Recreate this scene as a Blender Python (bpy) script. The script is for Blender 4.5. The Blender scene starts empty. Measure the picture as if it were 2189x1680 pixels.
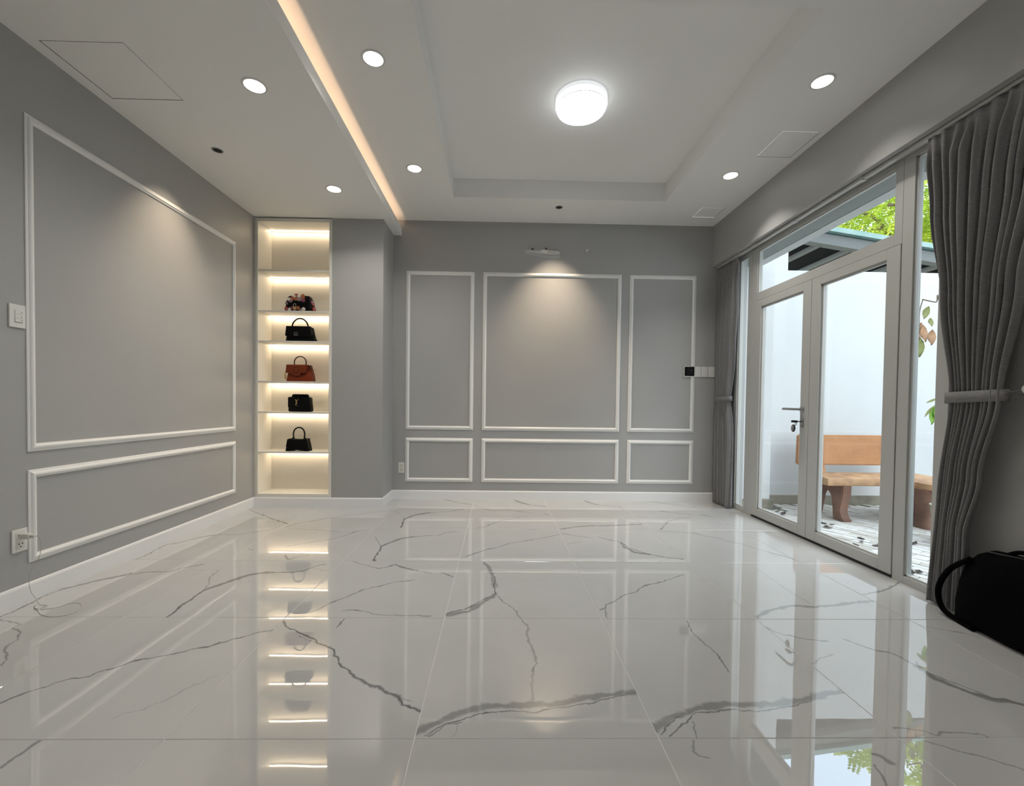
import bpy, bmesh, math, random
from mathutils import Vector, Matrix
random.seed(7)
S = bpy.context.scene
COL = S.collection
PI = math.pi

# ---------------------------------------------------------------- camera
W, H = 2189, 1680
FPX, CX, CY = 933.407, -11.5, 43.41
YAW, PITCH, ROLL, CAMH = 0.0193, -0.0210, 0.0126, 1.09
_f = Vector((math.sin(YAW)*math.cos(PITCH), math.cos(YAW)*math.cos(PITCH), math.sin(PITCH)))
_r = Vector((math.cos(YAW), -math.sin(YAW), 0)); _u = _r.cross(_f)
CR = _r*math.cos(ROLL) + _u*math.sin(ROLL); CU = -_r*math.sin(ROLL) + _u*math.cos(ROLL); CF = _f
CAM = Vector((0, 0, CAMH))
cd = bpy.data.cameras.new('camera'); cam = bpy.data.objects.new('camera', cd); COL.objects.link(cam)
cd.sensor_fit = 'HORIZONTAL'; cd.sensor_width = 36; cd.lens = FPX/W*36
cd.shift_x = -CX/W; cd.shift_y = CY/W; cd.clip_start = 0.05; cd.clip_end = 200
m = Matrix((CR, CU, -CF)).transposed().to_4x4(); m.translation = CAM; cam.matrix_world = m
S.camera = cam

# ---------------------------------------------------------------- world, exposure
S.view_settings.view_transform = 'Standard'; S.view_settings.look = 'None'
S.view_settings.gamma = 1; S.view_settings.use_curve_mapping = False
S.view_settings.exposure = 0.10
S.cycles.use_denoising = True
S.cycles.max_bounces = 8; S.cycles.diffuse_bounces = 4; S.cycles.glossy_bounces = 4; S.cycles.adaptive_threshold = .02
S.cycles.transparent_max_bounces = 16; S.cycles.sample_clamp_indirect = 6
wd = bpy.data.worlds.new('sky'); S.world = wd; wd.use_nodes = True
wn = wd.node_tree.nodes; wl = wd.node_tree.links; wn.clear()
wo = wn.new('ShaderNodeOutputWorld'); wb = wn.new('ShaderNodeBackground'); wb.inputs['Strength'].default_value = 3.7
wtc = wn.new('ShaderNodeTexCoord'); wno = wn.new('ShaderNodeTexNoise'); wno.inputs['Scale'].default_value = 3.0; wno.inputs['Detail'].default_value = 6
wcr = wn.new('ShaderNodeValToRGB')
wcr.color_ramp.elements[0].position = .38; wcr.color_ramp.elements[0].color = (.66, .80, 1.0, 1)
wcr.color_ramp.elements[1].position = .62; wcr.color_ramp.elements[1].color = (1.0, 1.0, 1.0, 1)
wl.new(wtc.outputs['Generated'], wno.inputs['Vector']); wl.new(wno.outputs['Fac'], wcr.inputs['Fac'])
wl.new(wcr.outputs['Color'], wb.inputs['Color']); wl.new(wb.outputs[0], wo.inputs['Surface'])
sun = bpy.data.lights.new('sun', 'SUN'); sun.energy = 3.2; sun.color = (1,.95,.84); sun.angle = .01
so = bpy.data.objects.new('sun', sun); COL.objects.link(so); so.rotation_euler = Vector((.58,.28,-.76)).to_track_quat('-Z','Y').to_euler()
LAMP_W = 4.6       # each lit downlight, watts
SPOT_W = 78.0      # wall-washing spots
DOME_E = 9.0       # ceiling lamp diffuser emission
LED_E = 9.0        # shelf led bars
COVE_W = 2.8      # cove led strip

# ---------------------------------------------------------------- room dimensions (metres)
XL, XR, YB, YF, XC = -2.5075, 2.417, 4.956, 4.528, -1.194
HC, HL, HT = 3.136, 2.964, 3.317
XG, XW = 2.5465, 2.555            # inner face of the glazing, recessed right wall
YR = -2.4                          # rear wall behind the camera
SOF = 2.676                        # soffit of the lintel over the glazing
ZG = -0.08                         # patio level

def pix(u, v, axis, val):
    d = CR*((u-W/2-CX)/FPX) - CU*((v-H/2-CY)/FPX) + CF
    t = (val-CAM[axis])/d[axis]
    return CAM + d*t

# ---------------------------------------------------------------- materials
def mat(name, col=(.8,.8,.8), rough=.5, metal=0., emit=None, es=0., spec=.5, bump=None, var=None, coat=0.):
    m = bpy.data.materials.new(name); m.use_nodes = True
    nt = m.node_tree; b = nt.nodes['Principled BSDF']
    b.inputs['Base Color'].default_value = (*col, 1); b.inputs['Roughness'].default_value = rough
    b.inputs['Metallic'].default_value = metal; b.inputs['Specular IOR Level'].default_value = spec
    b.inputs['Coat Weight'].default_value = coat
    if emit:
        b.inputs['Emission Color'].default_value = (*emit, 1); b.inputs['Emission Strength'].default_value = es
    if bump or var:
        tc = nt.nodes.new('ShaderNodeTexCoord')
    if bump:                        # (scale, strength)
        n = nt.nodes.new('ShaderNodeTexNoise'); n.inputs['Scale'].default_value = bump[0]; n.inputs['Detail'].default_value = 4
        bp = nt.nodes.new('ShaderNodeBump'); bp.inputs['Strength'].default_value = bump[1]; bp.inputs['Distance'].default_value = .01
        nt.links.new(tc.outputs['Object'], n.inputs['Vector']); nt.links.new(n.outputs['Fac'], bp.inputs['Height'])
        nt.links.new(bp.outputs['Normal'], b.inputs['Normal'])
    if var:                         # (scale, colour2, lo, hi)
        n = nt.nodes.new('ShaderNodeTexNoise'); n.inputs['Scale'].default_value = var[0]; n.inputs['Detail'].default_value = 5
        r = nt.nodes.new('ShaderNodeValToRGB')
        r.color_ramp.elements[0].position = var[2]; r.color_ramp.elements[0].color = (*col, 1)
        r.color_ramp.elements[1].position = var[3]; r.color_ramp.elements[1].color = (*var[1], 1)
        nt.links.new(tc.outputs['Object'], n.inputs['Vector']); nt.links.new(n.outputs['Fac'], r.inputs['Fac'])
        nt.links.new(r.outputs['Color'], b.inputs['Base Color'])
    return m

M = {}
M['wall'] = mat('wall paint', (.43,.43,.425), .42, bump=(320, .03), var=(1.2, (.41,.41,.405), .35, .7), spec=.35)
M['ceil'] = mat('ceiling paint', (.89,.89,.87), .75, bump=(260, .03), spec=.2)
M['trim'] = mat('white trim paint', (.88,.88,.865), .32)
M['base'] = mat('white skirting', (.88,.885,.89), .22)
M['cabinet'] = mat('cabinet white laminate', (.80,.78,.72), .4, spec=.3)
M['frame'] = mat('white aluminium', (.52,.525,.505), .35)
M['rubber'] = mat('black gasket', (.012,.012,.014), .5)
M['plastic'] = mat('white plastic', (.78,.78,.75), .3)
M['plastic_warm'] = mat('ivory socket insert', (.72,.71,.66), .35)
M['dark'] = mat('black hole', (.01,.01,.01), .7)
M['grey_line'] = mat('dark switch gap', (.10,.10,.10), .6)
M['grout'] = mat('white grout', (.80,.80,.78), .6)
M['chrome'] = mat('brushed metal', (.55,.55,.56), .28, 1.)
M['gold'] = mat('gold metal', (.70,.48,.20), .3, 1.)
M['black'] = mat('black leather', (.0025,.0025,.003), .5, bump=(260, .12), spec=.14)
M['black_cloth'] = mat('black nylon', (.002,.002,.0025), .8, bump=(400, .2), spec=.05)
M['tan'] = mat('red brown leather', (.21,.034,.008), .45, bump=(200, .1), spec=.25)
M['tan_dark'] = mat('dark red brown leather edge', (.06,.012,.006), .4)
M['emit_white'] = mat('downlight diffuser', (.9,.9,.9), .5, emit=(1,.97,.92), es=14)
M['emit_dome'] = mat('lamp diffuser', (.9,.9,.9), .4, emit=(.97,.985,1.), es=DOME_E)
M['emit_rim'] = mat('crystal rim', (.85,.88,.9), .15, emit=(.93,.97,1.), es=DOME_E*.24)
M['emit_led'] = mat('warm led bar', (.9,.8,.7), .5, emit=(1,.82,.60), es=LED_E)
M['emit_cove'] = mat('warm cove led', (.9,.8,.7), .5, emit=(1,.70,.46), es=6)
M['rimwhite'] = mat('white lamp rim', (.75,.75,.73), .4)
M['lampbase'] = mat('translucent lamp base', (.85,.86,.87), .4, emit=(.93,.97,1.), es=.55)
M['curtain'] = None
M['outwall'] = mat('white rendered wall', (.635,.65,.65), .8, bump=(60, .1), var=(2.0, (.61,.625,.63), .4, .7))
M['concrete'] = mat('weathered concrete', (.30,.28,.22), .9, bump=(40, .5), var=(6.0, (.16,.15,.11), .4, .75))
M['paver_joint'] = mat('dark paver joint', (.10,.095,.085), .95)
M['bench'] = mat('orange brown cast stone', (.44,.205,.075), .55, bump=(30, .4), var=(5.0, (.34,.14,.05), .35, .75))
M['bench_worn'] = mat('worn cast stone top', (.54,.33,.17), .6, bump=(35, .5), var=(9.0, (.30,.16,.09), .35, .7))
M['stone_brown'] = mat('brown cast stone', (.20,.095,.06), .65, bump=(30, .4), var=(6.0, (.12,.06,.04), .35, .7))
M['canopy_dark'] = mat('dark canopy panel', (.008,.009,.011), .8, spec=.05)
M['canopy_metal'] = mat('grey canopy steel', (.17,.18,.175), .6, spec=.2)
M['canopy_edge'] = mat('green tinted glass edge', (.20,.34,.31), .35, var=(7.0, (.28,.40,.38), .4, .65))
M['facade'] = mat('facade soffit in shade grey', (.29,.315,.30), .8)  # shade under the lintel is put into this even grey
M['bark'] = mat('bark', (.16,.12,.08), .9, bump=(20, .6))
M['leaf_dry'] = mat('dry leaf', (.42,.24,.13), .7, var=(14., (.25,.13,.07), .4, .7))
M['leaf_olive'] = mat('olive leaf', (.20,.22,.06), .6)
M['debris'] = mat('dark fallen leaf', (.045,.038,.03), .9)
M['cable'] = mat('clear grey cable', (.45,.44,.40), .35)
M['plaster'] = mat('fresh plaster patch', (.58,.58,.57), .8, bump=(50, .4))
M['tape'] = mat('white pipe tape', (.80,.78,.74), .5, bump=(60, .4))
M['fob'] = mat('grey key fob', (.30,.30,.30), .5)

def leafmat(name, c1, c2):
    m = bpy.data.materials.new(name); m.use_nodes = True; nt = m.node_tree; nt.nodes.clear()
    o = nt.nodes.new('ShaderNodeOutputMaterial'); d = nt.nodes.new('ShaderNodeBsdfDiffuse'); t = nt.nodes.new('ShaderNodeBsdfTranslucent')
    mx = nt.nodes.new('ShaderNodeMixShader'); mx.inputs[0].default_value = .4
    tc = nt.nodes.new('ShaderNodeTexCoord'); n = nt.nodes.new('ShaderNodeTexNoise'); n.inputs['Scale'].default_value = 2.2; n.inputs['Detail'].default_value = 6
    r = nt.nodes.new('ShaderNodeValToRGB'); r.color_ramp.elements[0].position = .35; r.color_ramp.elements[0].color = (*c1, 1)
    r.color_ramp.elements[1].position = .62; r.color_ramp.elements[1].color = (*c2, 1)
    nt.links.new(tc.outputs['Object'], n.inputs['Vector']); nt.links.new(n.outputs['Fac'], r.inputs['Fac'])
    nt.links.new(r.outputs['Color'], d.inputs['Color']); nt.links.new(r.outputs['Color'], t.inputs['Color'])
    nt.links.new(d.outputs[0], mx.inputs[1]); nt.links.new(t.outputs[0], mx.inputs[2]); nt.links.new(mx.outputs[0], o.inputs['Surface'])
    return m
M['foliage'] = leafmat('sunlit yellow green leaves', (.18,.32,.03), (.56,.64,.09))
M['leaf_green'] = leafmat('fresh green leaf', (.25,.50,.08), (.40,.62,.15))

def glassmat():
    m = bpy.data.materials.new('window glass'); m.use_nodes = True; nt = m.node_tree; nt.nodes.clear()
    o = nt.nodes.new('ShaderNodeOutputMaterial'); t = nt.nodes.new('ShaderNodeBsdfTransparent'); t.inputs['Color'].default_value = (.95,.975,.97,1)
    g = nt.nodes.new('ShaderNodeBsdfGlossy'); g.inputs['Roughness'].default_value = .0
    lw = nt.nodes.new('ShaderNodeLayerWeight'); lw.inputs['Blend'].default_value = .5
    pw_ = nt.nodes.new('ShaderNodeMath'); pw_.operation = 'POWER'; pw_.inputs[1].default_value = 5; nt.links.new(lw.outputs['Facing'], pw_.inputs[0])
    fr = nt.nodes.new('ShaderNodeMath'); fr.operation = 'MULTIPLY_ADD'; fr.inputs[1].default_value = .94; fr.inputs[2].default_value = .022; nt.links.new(pw_.outputs[0], fr.inputs[0])
    mx = nt.nodes.new('ShaderNodeMixShader')
    nt.links.new(fr.outputs[0], mx.inputs[0]); nt.links.new(t.outputs[0], mx.inputs[1]); nt.links.new(g.outputs[0], mx.inputs[2])
    nt.links.new(mx.outputs[0], o.inputs['Surface']); return m
M['glass'] = glassmat()

def curtainmat():
    m = mat('grey linen curtain', (.28,.275,.28), .85, spec=.15); nt = m.node_tree; b = nt.nodes['Principled BSDF']
    tc = nt.nodes.new('ShaderNodeTexCoord'); mp = nt.nodes.new('ShaderNodeMapping'); mp.inputs['Scale'].default_value = (40, 40, 900)
    n = nt.nodes.new('ShaderNodeTexNoise'); n.inputs['Scale'].default_value = 1.0; n.inputs['Detail'].default_value = 3
    r = nt.nodes.new('ShaderNodeValToRGB'); r.color_ramp.elements[0].position = .3; r.color_ramp.elements[0].color = (.17,.168,.172,1)
    r.color_ramp.elements[1].position = .7; r.color_ramp.elements[1].color = (.30,.296,.30,1)
    nt.links.new(tc.outputs['Object'], mp.inputs['Vector']); nt.links.new(mp.outputs['Vector'], n.inputs['Vector'])
    nt.links.new(n.outputs['Fac'], r.inputs['Fac']); nt.links.new(r.outputs['Color'], b.inputs['Base Color'])
    return m
M['curtain'] = curtainmat()

# ---------------------------------------------------------------- mesh helpers (world coordinates)
def nbm(): return bmesh.new()
def box(bm, x0, x1, y0, y1, z0, z1, bev=0.):
    vs = [bm.verts.new(p) for p in ((x0,y0,z0),(x1,y0,z0),(x1,y1,z0),(x0,y1,z0),(x0,y0,z1),(x1,y0,z1),(x1,y1,z1),(x0,y1,z1))]
    fs = [bm.faces.new([vs[i] for i in f]) for f in ((3,2,1,0),(4,5,6,7),(0,1,5,4),(1,2,6,5),(2,3,7,6),(3,0,4,7))]
    if bev > 0:
        es = {e for f in fs for e in f.edges}
        bmesh.ops.bevel(bm, geom=list(es), offset=bev, segments=2, affect='EDGES', profile=.6)
    return bm
def prism(bm, pts, a, b, axis):
    """closed outline pts (2D) extruded from a to b along axis (0,1,2)"""
    def P(p, t):
        return ((t,p[0],p[1]), (p[0],t,p[1]), (p[0],p[1],t))[axis]
    A = [bm.verts.new(P(p,a)) for p in pts]; B = [bm.verts.new(P(p,b)) for p in pts]; n = len(pts)
    bm.faces.new(A[::-1]); bm.faces.new(B)
    for i in range(n): bm.faces.new((A[i], A[(i+1)%n], B[(i+1)%n], B[i]))
    bmesh.ops.recalc_face_normals(bm, faces=bm.faces[:]); return bm
def tube(bm, path, r, n=10, closed=False, rad=None):
    path = [Vector(p) for p in path]; rings = []; N = len(path)
    prev = None
    for i, p in enumerate(path):
        a = path[(i-1) % N] if closed or i > 0 else p; b = path[(i+1) % N] if closed or i < N-1 else p
        t = (b-a).normalized()
        if prev is None:
            prev = t.orthogonal().normalized()
        x = (prev - t*prev.dot(t)).normalized(); prev = x; y = t.cross(x)
        rr = rad[i] if rad else r
        rings.append([bm.verts.new(p + (x*math.cos(2*PI*k/n) + y*math.sin(2*PI*k/n))*rr) for k in range(n)])
    for i in range(N if closed else N-1):
        A, B = rings[i], rings[(i+1) % N]
        for k in range(n): bm.faces.new((A[k], A[(k+1)%n], B[(k+1)%n], B[k]))
    if not closed:
        bm.faces.new(rings[0][::-1]); bm.faces.new(rings[-1])
    return bm
def lathe(bm, prof, c, n=40, axis=2, cap=True):
    """profile (radius, offset along axis) about the point c"""
    c = Vector(c); rings = []
    for r, h in prof:
        ring = []
        for k in range(n):
            a = 2*PI*k/n
            v = (Vector((h, r*math.cos(a), r*math.sin(a))), Vector((r*math.cos(a), h, r*math.sin(a))), Vector((r*math.cos(a), r*math.sin(a), h)))[axis]
            ring.append(bm.verts.new(c+v))
        rings.append(ring)
    for A, B in zip(rings, rings[1:]):
        for k in range(n): bm.faces.new((A[k], A[(k+1)%n], B[(k+1)%n], B[k]))
    if cap:
        bm.faces.new(rings[0][::-1]); bm.faces.new(rings[-1])
    bmesh.ops.recalc_face_normals(bm, faces=bm.faces[:]); return bm
def loft(bm, secs, c, n=40, ex=4.):
    """stack of superellipse sections (z, half width x, half depth y, [dx]) at c"""
    c = Vector(c); rings = []
    for s in secs:
        z, w, d = s[:3]; dx = s[3] if len(s) > 3 else 0; e = s[4] if len(s) > 4 else ex
        ring = []
        for k in range(n):
            a = 2*PI*k/n; ca, sa = math.cos(a), math.sin(a)
            ring.append(bm.verts.new(c+Vector((dx+w*math.copysign(abs(ca)**(2/e), ca), d*math.copysign(abs(sa)**(2/e), sa), z))))
        rings.append(ring)
    for A, B in zip(rings, rings[1:]):
        for k in range(n): bm.faces.new((A[k], A[(k+1)%n], B[(k+1)%n], B[k]))
    bm.faces.new(rings[0][::-1]); bm.faces.new(rings[-1])
    bmesh.ops.recalc_face_normals(bm, faces=bm.faces[:]); return bm
def plate(bm, x0, x1, y0, y1, z, holes, down=True, zt=None):
    """flat sheet with rectangular holes; hole rims go up to zt"""
    xs = sorted({x0, x1, *[h[0] for h in holes], *[h[1] for h in holes]}); ys = sorted({y0, y1, *[h[2] for h in holes], *[h[3] for h in holes]})
    vv = {}
    def V(x, y, zz):
        k = (round(x,5), round(y,5), round(zz,5))
        if k not in vv: vv[k] = bm.verts.new((x,y,zz))
        return vv[k]
    for i in range(len(xs)-1):
        for j in range(len(ys)-1):
            cx, cy = (xs[i]+xs[i+1])/2, (ys[j]+ys[j+1])/2
            if any(h[0] < cx < h[1] and h[2] < cy < h[3] for h in holes): continue
            q = [V(xs[i],ys[j],z), V(xs[i],ys[j+1],z), V(xs[i+1],ys[j+1],z), V(xs[i+1],ys[j],z)]
            bm.faces.new(q if down else q[::-1])
    if zt is not None:
        for h in holes:
            a, b, c_, d = h[:4]
            for (p, q) in (((a,c_),(b,c_)), ((b,c_),(b,d)), ((b,d),(a,d)), ((a,d),(a,c_))):
                bm.faces.new((bm.verts.new((*p,z)), bm.verts.new((*q,z)), bm.verts.new((*q,zt)), bm.verts.new((*p,zt))))
    return bm

ORG = {}
def obj(name, bm, material, parent=None, smooth=False, origin=None):
    me = bpy.data.meshes.new(name); 
    if isinstance(bm, bpy.types.Mesh): me = bm
    else:
        bm.verts.ensure_lookup_table()
        lo = [min(v.co[i] for v in bm.verts) for i in range(3)]; hi = [max(v.co[i] for v in bm.verts) for i in range(3)]
        c = Vector(origin) if origin is not None else Vector([(a+b)/2 for a, b in zip(lo, hi)])
        for v in bm.verts: v.co -= c
        bm.to_mesh(me); bm.free()
        me.materials.append(material)
        if smooth:
            me.polygons.foreach_set('use_smooth', [True]*len(me.polygons))
    o = bpy.data.objects.new(name, me); COL.objects.link(o)
    if parent is not None:
        o.parent = parent; o.location = c - ORG[parent.name]
    else: o.location = c
    ORG[o.name] = c
    if smooth and smooth != 'all':
        me.set_sharp_from_angle(angle=math.radians(40))
    return o
def tag(o, label=None, cat=None, group=None, kind=None):
    if label: o['label'] = label
    if cat: o['category'] = cat
    if group: o['group'] = group
    if kind: o['kind'] = kind
    return o
def thing(name, loc, label=None, cat=None, group=None, kind=None):
    o = bpy.data.objects.new(name, None); COL.objects.link(o); o.location = loc; o.empty_display_size = .1
    ORG[o.name] = Vector(loc); return tag(o, label, cat, group, kind)
def clone(o, parent, loc):
    c = o.copy(); COL.objects.link(c); c.parent = parent; c.location = Vector(loc) - (ORG[parent.name] if parent else Vector()); ORG[c.name] = Vector(loc); return c
def light(name, kind, loc, power, col=(1,1,1), rot=(0,0,0), **kw):
    l = bpy.data.lights.new(name, kind); l.energy = power; l.color = col
    for k, v in kw.items(): setattr(l, k, v)
    o = bpy.data.objects.new(name, l); COL.objects.link(o); o.location = loc; o.rotation_euler = rot; return o
def struct(name, bm, material, parent=None, smooth=False):
    o = obj(name, bm, material, parent, smooth)
    if parent is None: o['kind'] = 'structure'
    return o

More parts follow.
